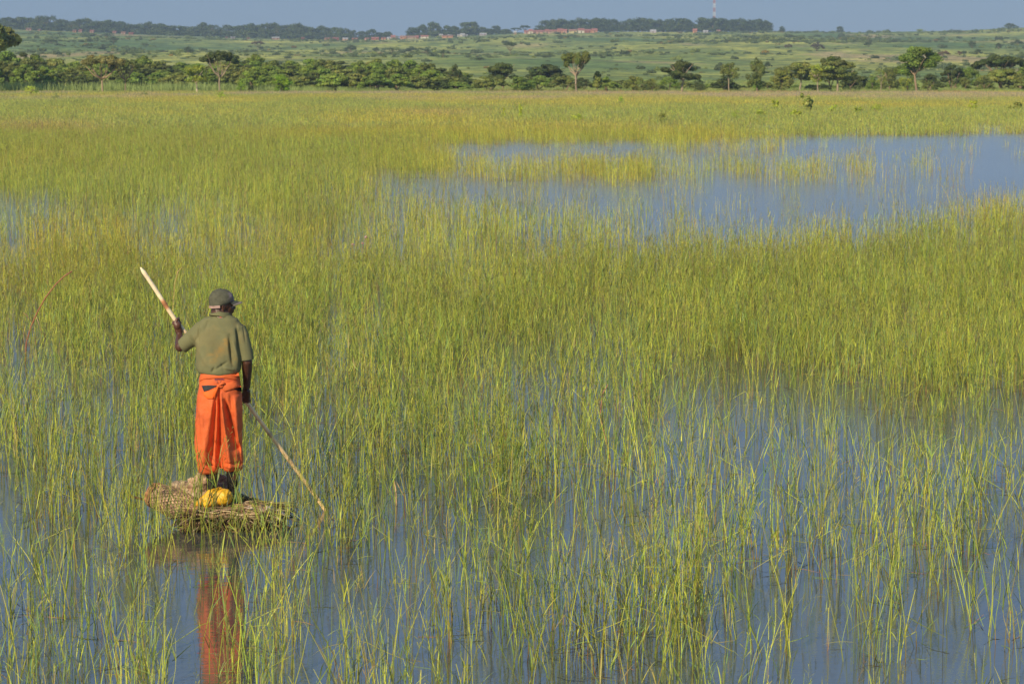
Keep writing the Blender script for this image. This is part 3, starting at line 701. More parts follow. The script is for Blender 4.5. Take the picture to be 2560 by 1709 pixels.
# the single trees of the far shore
NT = [
 ('acacia_tree', 'umbrella', 262, 232, 130, 58, 'lone flat-topped acacia with a forked trunk on the left shore', dict(D=449, seed=3, col=(.22, .215, .075), ncards=3200, bark=(.40, .29, .20))),
 ('acacia_tree', 'umbrella', 318, 226, 142, 40, 'lean greyish acacia with a thin curved trunk, its crown merging with the lone flat-topped acacia', dict(D=451, seed=4, col=G_OLV, ncards=1600, bark=C_BARK)),
 ('acacia_tree', 'umbrella', 553, 222, 117, 50, 'tall flat-topped tree with a dark crown and pale trunk rising above the left woodland', dict(D=451, seed=5, col=G_DK, ncards=3400, bark=C_PALE)),
 ('bare_trunk_tree', 'tall', 497, 228, 158, 38, 'thin-leaved tree with a whitish bare trunk, left of the tall dark flat-topped tree', dict(D=449, seed=6, col=G_YEL, ncards=1100, bark=(.68, .55, .42))),
 ('leaning_tree', 'vase', -42, 222, 46, 104, 'large tree cut by the left edge of the photo, dark crown on leaning limbs', dict(D=456, seed=7, col=G_OLV, ncards=2600, bark=C_PALE)),
 ('broadleaf_tree', 'vase', 1440, 233, 127, 29, 'tall slender tree with bare limbs fanning into a rounded bowl-shaped crown', dict(D=449, seed=8, col=G_OLV, ncards=2600, bark=(.42, .32, .24))),
 ('narrow_tree', 'spire', 1492, 230, 183, 13, 'small narrow dark tree with a pale stem right of the bowl-crowned tree', dict(D=452, seed=9, col=G_OLV, ncards=900, bark=C_PALE)),
 ('broadleaf_tree', 'tall', 1702, 228, 153, 38, 'dark round-headed tree with a pale trunk standing alone between two gaps', dict(D=452, seed=10, col=G_DK, ncards=2400, bark=C_PALE)),
 ('broadleaf_tree', 'tall', 1819, 230, 158, 21, 'slim tree on a thin pale trunk rising out of a low flat bush', dict(D=452, seed=11, col=G_OLV, ncards=1300, bark=C_PALE)),
 ('low_tree', 'dome', 1810, 226, 197, 29, 'low dark flat bush around the foot of the slim pale-trunked tree', dict(D=476, seed=12, col=G_DK, ncards=1500)),
 ('broadleaf_tree', 'bushy', 1889, 229, 147, 22, 'upright leafy tree clothed to the ground, standing alone', dict(D=454, seed=13, col=G_OLV, ncards=2200)),
 ('broadleaf_tree', 'bushy', 1950, 226, 170, 27, 'bushy olive-green tree, left one of the cluster of three', dict(D=474, seed=14, col=G_OLV, ncards=2200)),
 ('broadleaf_tree', 'tall', 1995, 226, 157, 34, 'pale-trunked tree with a broad crown, middle of the cluster of three', dict(D=474, seed=15, col=G_OLV, ncards=2400, bark=C_PALE)),
 ('broadleaf_tree', 'tall', 2040, 229, 163, 22, 'thin yellowish tree with a pale forked trunk beside the biggest crown', dict(D=453, seed=16, col=G_YEL, ncards=1000, bark=C_PALE)),
 ('broadleaf_tree', 'tall', 2090, 230, 150, 40, 'big olive-green crown on a short pale trunk, tallest of the near row', dict(D=453, seed=17, col=G_OLV, ncards=3200, bark=C_PALE)),
 ('broadleaf_tree', 'dome', 2072, 225, 131, 34, 'dark tree rising behind the big olive-green crown', dict(D=484, seed=18, col=G_DK, ncards=2600)),
 ('low_tree', 'bushy', 2120, 226, 185, 26, 'shadowy low tree at the right foot of the big olive-green crown', dict(D=478, seed=19, col=G_DK, ncards=1500)),
 ('broadleaf_tree', 'bushy', 2218, 224, 166, 24, 'dark leafy tree behind the bare pale pole-like trunk', dict(D=482, seed=20, col=G_OLV, ncards=1700)),
 ('bare_trunk_tree', 'tall', 2197, 229, 170, 15, 'almost leafless tree with a pale pole-like trunk', dict(D=452, seed=21, col=G_YEL, ncards=260, bark=C_PALE)),
 ('low_tree', 'bushy', 2176, 226, 194, 15, 'bright green bush at the foot of the pole-like trunk', dict(D=472, seed=22, col=G_MID, ncards=1100)),
 ('broadleaf_tree', 'tall', 2287, 226, 118, 43, 'tallest tree of the right shore, spreading layered crown', dict(D=455, seed=23, col=G_MID, ncards=3600, bark=C_BARK)),
 ('broadleaf_tree', 'bushy', 2262, 229, 178, 18, 'ragged yellow-green young tree with a dark stump below the tallest tree', dict(D=466, seed=24, col=G_YEL, ncards=900, bark=C_DARK)),
 ('low_tree', 'bushy', 2321, 224, 188, 20, 'round very dark bush right of the tallest tree', dict(D=480, seed=25, col=G_DK, ncards=1700)),
 ('acacia_tree', 'dome', 2375, 219, 162, 28, 'dark rounded acacia, left half of the two-lobed mass', dict(D=500, seed=26, col=G_DK, ncards=2400)),
 ('acacia_tree', 'dome', 2412, 218, 160, 26, 'green rounded acacia, right half of the two-lobed mass', dict(D=504, seed=27, col=G_MID, ncards=2400)),
 ('acacia_tree', 'umbrella', 2492, 214, 139, 52, 'broad dark flat-topped acacia near the right edge', dict(D=520, seed=28, col=G_DK, ncards=3400)),
 ('acacia_tree', 'dome', 2500, 222, 172, 50, 'olive-green spreading acacia in front of the broad flat-topped one', dict(D=488, seed=29, col=G_OLV, ncards=3000)),
 ('acacia_tree', 'dome', 2566, 217, 160, 34, 'green acacia cut by the right edge of the photo', dict(D=496, seed=30, col=G_MID, ncards=2000)),
 ('low_tree', 'bushy', 2545, 226, 194, 24, 'brownish low bush under the acacia at the right edge', dict(D=476, seed=31, col=G_OLV, ncards=1200)),
 ('low_tree', 'bushy', 2455, 226, 196, 22, 'low pale bush left of the olive-green spreading acacia', dict(D=476, seed=32, col=G_OLV, ncards=1200)),
 ('low_tree', 'dome', 2145, 222, 190, 24, 'small dark tree between the big olive-green crown and the bright green bush', dict(D=490, seed=33, col=G_DK, ncards=1300)),
 ('crooked_tree', 'tall', 1258, 218, 158, 30, 'dark crooked tree leaning left behind the low bushes', dict(D=500, seed=34, col=G_DK, ncards=2200)),
 ('acacia_tree', 'dome', 1365, 214, 159, 44, 'dark grey-green wide acacia left of the bowl-crowned tree', dict(D=520, seed=35, col=G_DK, ncards=3200)),
 ('broadleaf_tree', 'bushy', 1138, 218, 158, 26, 'dark pointed tree standing above the right end of the dense woodland', dict(D=498, seed=36, col=G_DK, ncards=2400)),
 ('shrub', 'bushy', 706, 229, 184, 29, 'vivid lime-green bushy tree in front of the dense woodland', dict(D=452, seed=37, col=G_LIME, ncards=2400)),
 ('shrub', 'bushy', 606, 231, 198, 15, 'small bright green tree left of the vivid lime-green one', dict(D=450, seed=38, col=G_LIME, ncards=900)),
 ('narrow_tree', 'spire', 627, 231, 204, 6, 'narrow dark stump-like tree beside the small bright green tree', dict(D=450, seed=39, col=G_DK, ncards=400, bark=C_DARK)),
 ('shrub', 'bushy', 1750, 228, 213, 15, 'little dark bush below the thin dark spire', dict(D=468, seed=40, col=G_DK, ncards=700)),
 ('narrow_tree', 'spire', 1745, 214, 191, 5, 'thin dark spire standing in the open gap', dict(D=530, seed=41, col=G_DK, ncards=300, bark=C_DARK)),
 ('shrub', 'bushy', 1300, 228, 196, 30, 'rounded low tree, first of the row under the dark crooked tree', dict(D=466, seed=42, col=G_MID, ncards=1600)),
 ('shrub', 'dome', 1345, 226, 192, 38, 'wide green bush directly under the wide grey-green acacia', dict(D=472, seed=43, col=G_MID, ncards=2200)),
 ('shrub', 'dome', 1412, 228, 190, 32, 'green bush touching the trunk of the bowl-crowned tree from the left', dict(D=468, seed=44, col=G_OLV, ncards=1900)),
 ('shrub', 'dome', 1515, 230, 193, 28, 'dark-shaded bush just right of the small narrow dark tree', dict(D=466, seed=45, col=G_MID, ncards=1600)),
 ('shrub', 'dome', 1546, 222, 201, 22, 'low dark bush between the two rounded bushes', dict(D=484, seed=46, col=G_DK, ncards=1000)),
 ('shrub', 'bushy', 1582, 230, 194, 27, 'rounded olive-green bush right of the low dark bush', dict(D=464, seed=47, col=G_OLV, ncards=1600)),
 ('shrub', 'bushy', 1628, 230, 200, 18, 'upright brownish-green bush at the left side of the open gap', dict(D=464, seed=48, col=G_OLV, ncards=1000)),
 ('shrub', 'dome', 1670, 226, 190, 22, 'low spreading tree attached to the left of the round-headed tree', dict(D=476, seed=49, col=G_MID, ncards=1200)),
 ('shrub', 'bushy', 1893, 233, 205, 14, 'bright small bush at the foot of the upright leafy tree', dict(D=458, seed=50, col=G_LIME, ncards=700)),
 ('shrub', 'dome', 1225, 228, 190, 36, 'green spreading bush at the right end of the dense woodland', dict(D=468, seed=51, col=G_OLV, ncards=2000)),
 ('shrub', 'dome', 1455, 224, 196, 26, 'green bush behind the trunk of the bowl-crowned tree', dict(D=482, seed=52, col=G_DK, ncards=1500)),
]
for nm, kd, px_, b_, tp_, hw_, lb, kw in NT:
    kw['D'] -= 20
    if px_ > 1200: hw_ *= 1.34; tp_ -= 5
    tree_px(nm, kd, px_, b_, tp_, hw_, lb, **kw)

# low bushes filling the gaps of the right shore
br = random.Random(31)
for i in range(30):
    x_ = 1585 + i * 33 + br.uniform(-10, 10)
    tree_px('low_bush', ('dome', 'bushy')[i % 2], x_, 228, br.uniform(200, 213) - (10 if x_ > 2120 else 0), br.uniform(17, 30), ('green', 'olive', 'dark green')[i % 3] + ' low bush between the trees of the right shore',
            D=br.uniform(448, 500), group='low bushes between the trees of the right shore', cat='bush', seed=700 + i % 5, col=(G_MID, G_OLV, G_DK)[i % 3], ncards=900)
# the dense woodland of the left shore: rows of broad crowns, their tops following the photograph
TOPX = [-60, 0, 60, 130, 200, 300, 380, 430, 520, 600, 660, 720, 800, 870, 960, 1000, 1060, 1110, 1150, 1200]
TOPY = [122, 122, 126, 142, 156, 150, 144, 160, 156, 136, 142, 158, 150, 152, 151, 154, 158, 168, 178, 190]
wr = random.Random(66); wi = 0
segs = [(95, 'behind the tree cut by the left edge'), (230, 'left of the lone flat-topped acacia'), (400, 'behind the lone flat-topped acacia'), (520, 'between the two flat-topped trees'),
        (690, 'right of the tall dark flat-topped tree'), (860, 'behind the vivid lime-green bush'), (1030, 'in the woodland at the middle of the shore'), (1300, 'at the woodland\'s thinning right end')]
for row, (D_, step, dz) in enumerate([(545, 44, 0), (515, 50, 9), (490, 46, 20), (472, 52, 34)]):
    x_ = -70 + row * 13
    while x_ < 1190 - row * 6:
        tp_ = float(np.interp(x_, TOPX, TOPY)) + dz + wr.uniform(-5, 6)
        lim = next(s for e, s in segs if x_ < e); w_ = wr.uniform(36, 52)
        adj = ('broad ' if w_ > 45 else 'rounded ') + ('green', 'light green', 'olive-green', 'dark green', 'bright green', 'dull olive')[wi % 6]
        where = ('top row', 'second row', 'third row', 'front row')[row]
        tree_px('woodland_tree', 'dome', x_, 0, tp_ - 7, w_ * 1.1, '%s acacia %s, %s' % (adj, lim, where), D=D_ - 14 + wr.uniform(-8, 8),
                group='%s acacias %s, %s' % (adj, lim, where), seed=100 + wi % 6, col=(G_MID, G_MID, G_OLV, G_DK, G_MID, G_OLV)[wi % 6], ncards=3000)
        wi += 1; x_ += step * wr.uniform(.8, 1.2)

# shrubs standing in the flooded meadow
MS = [
 (2020, 273, 233, 20, 'shrub', G_OLV, 'dark sparse little tree standing alone in the flooded meadow'),
 (1940, 271, 243, 11, 'shrub', G_YEL, 'yellow-green upright shrub left of the dark sparse little tree'),
 (1300, 291, 259, 10, 'shrub', G_YEL, 'small green shrub in the meadow left of centre'),
 (1262, 289, 270, 10, 'shrub', G_YEL, 'tiny shrub just left of the small green meadow shrub'),
 (1840, 293, 273, 20, 'bushy', G_YEL, 'low yellow shrub, left one of the pair left of the dark sparse tree'),
 (1900, 291, 271, 22, 'bushy', G_YEL, 'low yellow-green shrub, right one of the pair left of the dark sparse tree'),
 (1990, 290, 274, 18, 'shrub', G_YEL, 'faint yellow-green shrub directly under the dark sparse tree'),
 (2080, 277, 262, 12, 'shrub', G_YEL, 'small yellow-green shrub right of the dark sparse tree'),
 (2145, 279, 264, 11, 'shrub', G_YEL, 'small yellow shrub, left of the longer yellow one'),
 (2192, 278, 257, 24, 'bushy', G_YEL, 'long low yellow shrub in the right meadow'),
 (2440, 272, 251, 17, 'shrub', G_YEL, 'dull green shrub in the meadow below the two-lobed acacia'),
 (2535, 272, 255, 22, 'shrub', G_OLV, 'low olive shrub near the right edge in the meadow'),
 (1552, 259, 239, 13, 'bushy', G_LIME, 'bright shrub in the straw-coloured grass right of the bowl-crowned tree'),
 (78, 236, 213, 24, 'bushy', G_YEL, 'yellow-flowering shrub near the left edge of the shore'),
 (555, 246, 225, 22, 'bushy', G_YEL, 'yellow-green low shrub under the tall dark flat-topped tree'),
 (360, 240, 226, 16, 'bushy', G_OLV, 'small olive shrub right of the lone flat-topped acacia'),
 (1445, 300, 283, 26, 'bushy', G_YEL, 'low wide yellow-green shrub in the meadow below the bowl-crowned tree'),
 (1655, 297, 284, 22, 'shrub', G_OLV, 'faint low shrub between the two wide meadow shrubs'),
 (140, 244, 230, 14, 'bushy', G_OLV, 'dark small shrub right of the yellow-flowering shrub'),
]
for i, (px_, b_, tp_, hw_, kd, cl_, lb) in enumerate(MS):
    b_ = b_ + .12 * (b_ - 180)      # the foot is hidden by the reeds in front
    w = onwater(px_, b_) if b_ > 236 else None
    pos = w if w is not None and w.y < 405 else ground_at(px_, b_)
    h = at(px_, tp_, pos.y).z - pos.z; pos.z -= .1
    tree('shrub', kd, pos, hw_ / F * pos.y, h + .1, lb, cat='shrub', seed=300 + i % 7, col=tuple(c * 1.45 for c in cl_), ncards=420)

# single bushes and trees of the hillside
HB = [
 (1275, 139, 103, 18, 'umbrella', 'lone tree with a visible trunk in the middle of the hillside'),
 (877, 131, 109, 17, 'dome', 'rounded greyish tree on the hillside above the woodland'),
 (940, 130, 117, 11, 'bushy', 'round bush right of the greyish tree on the hillside'),
 (980, 137, 117, 9, 'bushy', 'upright bush, third from the left in the hillside row'),
 (1030, 133, 115, 21, 'dome', 'widest bush in the hillside row'),
 (1070, 142, 122, 9, 'bushy', 'faint bush right of the widest one in the hillside row'),
 (1108, 145, 122, 8, 'bushy', 'faint small bush at the right end of the hillside row'),
 (645, 125, 102, 19, 'umbrella', 'brownish flat-topped tree on the hillside above the left woodland'),
 (470, 136, 115, 12, 'bushy', 'rounded blue-green bush on the hillside left of the tall dark flat-topped tree'),
 (130, 110, 97, 17, 'dome', 'wide dark bush on the hillside near the left edge'),
 (284, 110, 91, 11, 'bushy', 'upright bush on the upper left hillside'),
 (1950, 84, 65, 9, 'round', 'small round tree on the skyline just right of the ridge wood'),
 (2093, 84, 65, 10, 'round', 'round tree standing on the bare skyline'),
 (2212, 88, 74, 8, 'round', 'small round bush on the skyline right of the round tree'),
 (2292, 92, 73, 15, 'bushy', 'light green tree on the skyline'),
 (2515, 77, 56, 17, 'dome', 'flat-topped tree on the skyline near the right edge'),
 (2430, 122, 100, 14, 'bushy', 'pointed dark bush on the right hillside'),
 (2445, 137, 122, 12, 'bushy', 'round bush below the pointed dark bush'),
 (2497, 124, 107, 12, 'bushy', 'dark bush on the upper right hillside'),
 (2358, 141, 125, 18, 'dome', 'reddish-brown bush on the right hillside'),
 (2398, 138, 127, 9, 'bushy', 'small dark bush right of the reddish-brown one'),
 (2171, 117, 103, 13, 'dome', 'dark bush on the hillside right of centre'),
 (2042, 128, 104, 20, 'dome', 'greyish-violet bush on the hillside behind the dark tree'),
 (1970, 122, 108, 12, 'dome', 'small dark bush left of the greyish-violet one'),
 (1200, 152, 143, 16, 'dome', 'long low bush on the hillside behind the crooked tree'),
 (2545, 112, 99, 14, 'dome', 'bush on the hillside at the right edge'),
 (1800, 172, 154, 12, 'dome', 'dim bush behind the slim pale-trunked tree'),
 (1920, 172, 152, 12, 'dome', 'dim bush behind the upright leafy tree'),
]
for i, (px_, b_, tp_, hw_, kd, lb) in enumerate(HB):
    cl_ = (.16, .10, .05) if 'reddish' in lb or 'brownish' in lb else ((.12, .10, .08) if 'violet' in lb else (G_YEL if 'light green' in lb else G_FAR))
    tree_px('tree' if 'tree' in lb else 'bush', kd, px_, b_, tp_, hw_, lb, cat='tree' if 'tree' in lb else 'bush', seed=400 + i % 9, col=cl_, ncards=800, **({'D': 2560} if b_ < 93 and px_ > 1900 else {}))

# the woods along the ridge
RX = [0, 18, 38, 50, 60, 75, 95, 125, 150, 170, 182, 205, 235, 252, 270, 300, 330, 345, 360, 400, 430, 460, 490, 522, 560, 600, 640, 690, 712, 745, 775, 800, 830, 860, 890, 930, 965, 1000]
RT = [45, 44, 36, 52, 38, 50, 38, 36, 40, 52, 46, 44, 46, 52, 48, 56, 56, 60, 52, 54, 59, 62, 60, 56, 62, 58, 60, 56, 64, 57, 66, 67, 64, 66, 70, 73, 75, 76]
rr_ = random.Random(9); x_ = -26; i = 0
gl = 'dark tree of the long wood along the left half of the ridge'
gl = [(150, 'at the highest, far left part'), (360, 'above the first red houses'), (620, 'above the flat-topped tree'), (800, 'above the dense woodland'), (2000, 'at its thin right end')]
while x_ < 985:
    tp_ = float(np.interp(x_, RX, RT)) + rr_.uniform(-4, 6); w = rr_.uniform(17, 27)
    seg = next(s for e, s in gl if x_ < e); adj = ('broad' if w > 22 else 'slim') + (' tall' if rr_.random() < .5 else '')
    kd = 'round' if rr_.random() < .75 else 'bushy'
    lb = 'tall tree of the left ridge wood, %s' % seg
    tree_px('ridge_tree', kd, x_, 0, tp_, w, lb, D=2560 + rr_.uniform(-15, 40), group=lb, seed=500 + i % 8, col=G_FAR, ncards=800)
    if i % 3 != 2:
        lb = 'low tree before the left ridge wood, %s' % seg
        tree_px('ridge_tree', 'round', x_ + 9, 0, tp_ + rr_.uniform(12, 20), w * 1.05, lb, D=2548, group=lb, seed=510 + i % 5, col=G_FAR, ncards=600)
    x_ += rr_.uniform(13, 20) * (1 if x_ < 860 else 1.3); i += 1
VT = [(1035, 67, 15, 'flattish round tree left of the village trees'), (1058, 61, 13, 'round tree just left of the big village tree'), (1087, 53, 16, 'big round tree in the middle of the village'), (1119, 62, 12, 'round tree right of the big village tree'),
      (1139, 64, 12, 'small round tree left of the largest dome-shaped village tree'), (1174, 53, 22, 'largest dome-shaped tree at the right of the village'), (1207, 66, 10, 'pale slim tree right of the dome-shaped tree'), (1241, 62, 10, 'narrow upright tree on the skyline right of the dome-shaped tree'),
      (1222, 71, 11, 'low tree left of the narrow upright skyline tree'), (1264, 73, 14, 'low tree right of the narrow upright skyline tree'), (1290, 69, 11, 'small tree left of the flat-topped ridge tree'), (1312, 62, 11, 'flat-topped tree left of the pink houses')]
for i, (px_, tp_, w, lb) in enumerate(VT):
    tree_px('ridge_tree', 'umbrella' if 'flat-topped' in lb else 'round', px_, 0, tp_, w * 1.35, lb, D=2570, seed=500 + i % 8, col=G_FAR, ncards=1200)
CX_ = [(1345, 62, 11), (1362, 49, 17), (1384, 47, 18), (1403, 45, 17), (1425, 46, 18), (1447, 43, 18), (1468, 44, 18), (1490, 43, 18), (1510, 44, 18), (1530, 45, 15),
       (1550, 48, 12), (1572, 46, 18), (1594, 40, 22), (1618, 45, 18), (1643, 47, 18), (1668, 46, 18), (1690, 41, 22), (1711, 45, 16), (1727, 56, 12), (1752, 42, 20), (1778, 42, 20), (1800, 43, 19), (1822, 44, 19), (1845, 44, 19), (1868, 46, 19), (1890, 46, 18), (1908, 50, 14)]
for i, (px_, tp_, w) in enumerate(CX_):
    part = 'behind the pink houses' if px_ < 1541 else ('between pink houses and mast' if px_ < 1735 else 'around the mast')
    for j in range(2):
        lb = 'ridge wood tree %s, %s row' % (part, 'back' if j else 'front')
        tree_px('ridge_tree', 'bushy' if j else 'round', px_ + j * 8, 0, tp_ + j * 3, w * 1.12, lb, D=2585 + 45 * j, group=lb, seed=520 + (i + 3 * j) % 6, col=G_FAR, ncards=900)

# ------------------------------------------------------------------ houses on the ridge
COLOURS = dict(pink=(.62, .33, .25), orange=(.62, .26, .12), tan=(.50, .34, .22), yellow=(.68, .55, .22), cream=(.75, .66, .50), red=(.42, .12, .08), grey=(.40, .40, .44), lilac=(.48, .40, .48), roofred=(.40, .13, .10), rust=(.34, .17, .11), tin=(.45, .45, .47))
def house(px, base, w, h, wall, roof, label, D=2500, group=None, rz=0.0):
    shade_tone = .62 if px < 860 else .9  # left houses get darker colours for the shade they stand in
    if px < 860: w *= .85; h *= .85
    C_ = {k: tuple((c * .78 + .22 * sum(v) / 3) * shade_tone for c in v) for k, v in COLOURS.items()}
    g = Vector((ray(px, 180).x * D, D, 0)); g.z = float(terrain(g.x, D)) - .4
    zt = at(px, base, D).z
    W_ = w / F * D; H_ = h / F * D; dep = max(4.0, W_ * .55); o = empty('house', g, rz, label, 'house', group)
    wh = H_ * .62 + .4; mb = MB()
    # walls with real door and window openings in the front
    fy = -dep / 2; n = max(1, int(W_ / 3.2)); cw = W_ / n; t_ = .25
    for k in range(n):
        x0 = -W_ / 2 + k * cw; door = (k == n // 2); ow = .95 if door else 1.1; z0 = .4 if door else 1.3; z1 = min(wh - .25, 2.5); xa = x0 + (cw - ow) / 2; xb = xa + ow
        for bx0, bx1, bz0, bz1 in ((x0, xa, 0, wh), (xb, x0 + cw, 0, wh), (xa, xb, z1, wh), (xa, xb, 0, z0)):
            if bz1 - bz0 > .02: mb.box(((bx0 + bx1) / 2, fy + t_ / 2, (bz0 + bz1) / 2), (bx1 - bx0, t_, bz1 - bz0), None, C_[wall])
    mb.box((-W_ / 2 + t_ / 2, t_ / 2, wh / 2), (t_, dep - t_, wh), None, C_[wall]); mb.box((W_ / 2 - t_ / 2, t_ / 2, wh / 2), (t_, dep - t_, wh), None, C_[wall]); mb.box((0, dep / 2 - t_ / 2, wh / 2), (W_ - 2 * t_, t_, wh), None, C_[wall])
    for sx in (-1, 1):
        x0 = sx * (W_ / 2 - .02); x1 = sx * (W_ / 2 - t_); rh = H_ * .38
        vv = [(x, y, z) for x in (x0, x1) for (y, z) in ((-dep / 2, wh), (dep / 2, wh), (0, wh + rh))]
        mb.add(vv, [[0, 1, 2], [3, 5, 4], [0, 3, 4, 1], [1, 4, 5, 2], [2, 5, 3, 0]], C_[wall])
    mb.build('wall', M_WALL, o)
    rb = MB(); rh = H_ * .38; e = .35
    for s in (-1, 1):
        y0 = s * (dep / 2 + e); z0 = wh - e * rh / (dep / 2)
        vv = [(-W_ / 2 - e, y0, z0 + .03), (W_ / 2 + e, y0, z0 + .03), (W_ / 2 + e, 0, wh + rh + .03), (-W_ / 2 - e, 0, wh + rh + .03)]
        vv += [(a, b, c + .12) for a, b, c in vv]
        rb.add(vv, [[0, 1, 2, 3], [7, 6, 5, 4], [0, 4, 5, 1], [1, 5, 6, 2], [2, 6, 7, 3], [3, 7, 4, 0]], C_[roof])
    rb.build('roof', M_WALL, o)
    db = MB(); x0 = -W_ / 2 + (n // 2) * cw + cw / 2; db.box((x0, fy + .15, 1.4), (.95, .08, 2.05), None, (.12, .08, .05)); db.build('door', M_WALL, o)
    return o
HS = [
 (1316, 82, 11, 8, 'pink', 'roofred', 'small pink house at the left end of the pink row on the ridge', 0), (1326, 81, 9, 11, 'cream', 'roofred', 'whitish house second from the left in the pink row', 1), (1346, 82, 30, 8, 'pink', 'roofred', 'long low pink building with a red roof in the pink row', 0),
 (1367, 82, 10, 10, 'pink', 'roofred', 'small pink house between the long low building and the orange pair', 1), (1380, 77, 22, 8, 'tan', 'roofred', 'red-roofed house set back behind the small pink ones', -1), (1399, 82, 13, 11, 'orange', 'roofred', 'orange house, left of the orange pair', 0),
 (1412, 82, 9, 10, 'pink', 'roofred', 'pinkish-orange house, right of the orange pair', 1), (1431, 83, 20, 9, 'yellow', 'rust', 'yellow house in the pink row on the ridge', 0), (1451, 83, 15, 11, 'cream', 'roofred', 'whitish-pink house right of the yellow one', 0),
 (1467, 78, 17, 8, 'red', 'roofred', 'dark red-roofed house between the whitish-pink and the last orange house', -1), (1484, 81, 14, 10, 'orange', 'roofred', 'last orange house at the right end of the pink row', 0), (1734, 81, 10, 10, 'orange', 'roofred', 'single orange house in front of the ridge wood left of the mast', 0),
 (1760, 82, 12, 6, 'grey', 'tin', 'grey shed in front of the wood just left of the mast foot', 0), (1792, 82, 9, 7, 'orange', 'rust', 'small orange hut below the mast', 0), (1630, 80, 14, 7, 'lilac', 'tin', 'dim lilac-grey building in the middle of the big ridge wood', -1),
 (890, 98, 13, 5, 'red', 'roofred', 'low red house at the left end of the village', 0), (921, 99, 11, 5, 'pink', 'roofred', 'small pinkish house right of the low red one', 0), (941, 100, 18, 6, 'red', 'roofred', 'long red house in the lower left of the village', 0), (962, 98, 11, 5, 'orange', 'roofred', 'small orange house right of the long red one', 0),
 (976, 94, 11, 6, 'cream', 'tin', 'cream house above the small orange one', 0), (985, 91, 10, 10, 'pink', 'roofred', 'taller pink house left of the long tan building', 1), (1011, 91, 16, 8, 'orange', 'rust', 'orange-brown house left of the long tan building', 0), (1031, 90, 22, 7, 'tan', 'rust', 'long tan building in the village', 0),
 (1045, 87, 8, 7, 'red', 'roofred', 'small dark red house at the right end of the long tan building', 0), (1063, 86, 19, 7, 'cream', 'roofred', 'cream house with a red roof under the round village trees', 0), (1104, 80, 8, 8, 'yellow', 'tin', 'narrow pale yellow house between the village trees', -1), (1125, 81, 10, 6, 'yellow', 'tin', 'small pale yellow house right of the narrow one', -1),
 (1157, 82, 11, 7, 'cream', 'tin', 'bright cream house at the foot of the dome-shaped village tree', 0), (1121, 95, 27, 6, 'orange', 'rust', 'long orange house on the lower edge of the village', 0), (1149, 92, 7, 5, 'cream', 'tin', 'tiny cream house right of the long orange one', 0), (1163, 91, 14, 4, 'grey', 'tin', 'low grey house below the dome-shaped village tree', 0),
 (1208, 88, 16, 6, 'lilac', 'tin', 'lilac-grey house at the right end of the village', 0), (1288, 82, 6, 8, 'tan', 'tin', 'little beige tower-like house left of the flat-topped ridge tree', 0), (866, 91, 12, 6, 'pink', 'tin', 'dim pink house where the ridge wood ends', 0), (694, 100, 21, 8, 'pink', 'tin', 'pinkish house with a pale roof at the foot of the ridge wood', 0),
 (761, 98, 8, 6, 'red', 'roofred', 'tiny red house in the gap of the ridge wood', 0), (823, 100, 17, 7, 'orange', 'rust', 'bright orange house at the foot of the ridge wood near its right end', 0), (842, 95, 18, 8, 'red', 'roofred', 'dark red-roofed house right of the bright orange one', 0), (572, 95, 6, 4, 'orange', 'rust', 'speck-sized orange hut under the ridge wood', 0),
 (587, 97, 12, 5, 'lilac', 'tin', 'bluish-grey low house under the ridge wood', 0), (626, 94, 7, 4, 'orange', 'rust', 'tiny orange hut right of the bluish-grey house', 0), (196, 79, 10, 7, 'orange', 'rust', 'orange house at the foot of the highest ridge wood', 0), (210, 78, 9, 8, 'pink', 'roofred', 'pink house just right of the orange one at the highest ridge wood', 0),
 (239, 80, 11, 8, 'pink', 'roofred', 'pink-red house right of the gap at the highest ridge wood', 0), (295, 83, 10, 7, 'pink', 'roofred', 'pinkish house, first of the faint row of three', 0), (317, 83, 13, 7, 'pink', 'rust', 'pinkish house, middle of the faint row of three', 0), (336, 84, 13, 6, 'red', 'roofred', 'reddish house, last of the faint row of three', 0),
 (82, 68, 14, 7, 'pink', 'rust', 'dim pink house inside the highest ridge wood near the left edge', 0), (109, 74, 6, 5, 'orange', 'rust', 'tiny orange hut right of the dim pink house', 0),
]
hr = random.Random(5)
for px_, b_, w, h_, wl, rf, lb, dd in HS:
    D_ = 2440 + 12 * (1 - dd) if px_ < 1300 else 2520 - 14 * dd
    # stand the house where the land shows its foot at row b_
    if px_ < 1300:
        g_ = ground_at(px_, b_, 1500, 2590); D_ = min(2485, max(1900, g_.y))
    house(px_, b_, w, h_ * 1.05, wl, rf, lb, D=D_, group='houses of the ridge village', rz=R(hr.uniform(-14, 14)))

# ------------------------------------------------------------------ radio mast
D_ = 2640; g = Vector((ray(1781, 180).x * D_, D_, 0)); g.z = float(terrain(g.x, D_)) - .5
mast = empty('radio_mast', g, 0, 'tall red and white lattice radio mast rising out of the ridge wood', 'mast')
H_ = 68.0; ns = 15; sh = H_ / ns
def mw(z): return 1.5 - .55 * z / H_
for k in range(ns):
    mb = MB(); z0, z1 = k * sh, (k + 1) * sh; c_ = (.52, .17, .13) if k % 2 else (.78, .78, .76)
    cs = [[Vector((mw(z) * math.cos(a), mw(z) * math.sin(a), z)) for a in (R(90), R(210), R(330))] for z in (z0, z0 + sh / 2, z1)]
    for a in range(3):
        mb.tube([cs[0][a], cs[2][a]], .16, 5, c_)
        b = (a + 1) % 3
        for i in range(2):
            mb.tube([cs[i][a], cs[i + 1][b]], .075, 4, c_); mb.tube([cs[i][b], cs[i + 1][a]], .075, 4, c_); mb.tube([cs[i][a], cs[i][b]], .075, 4, c_)
    s_ = mb.build('section', M_WALL, mast)
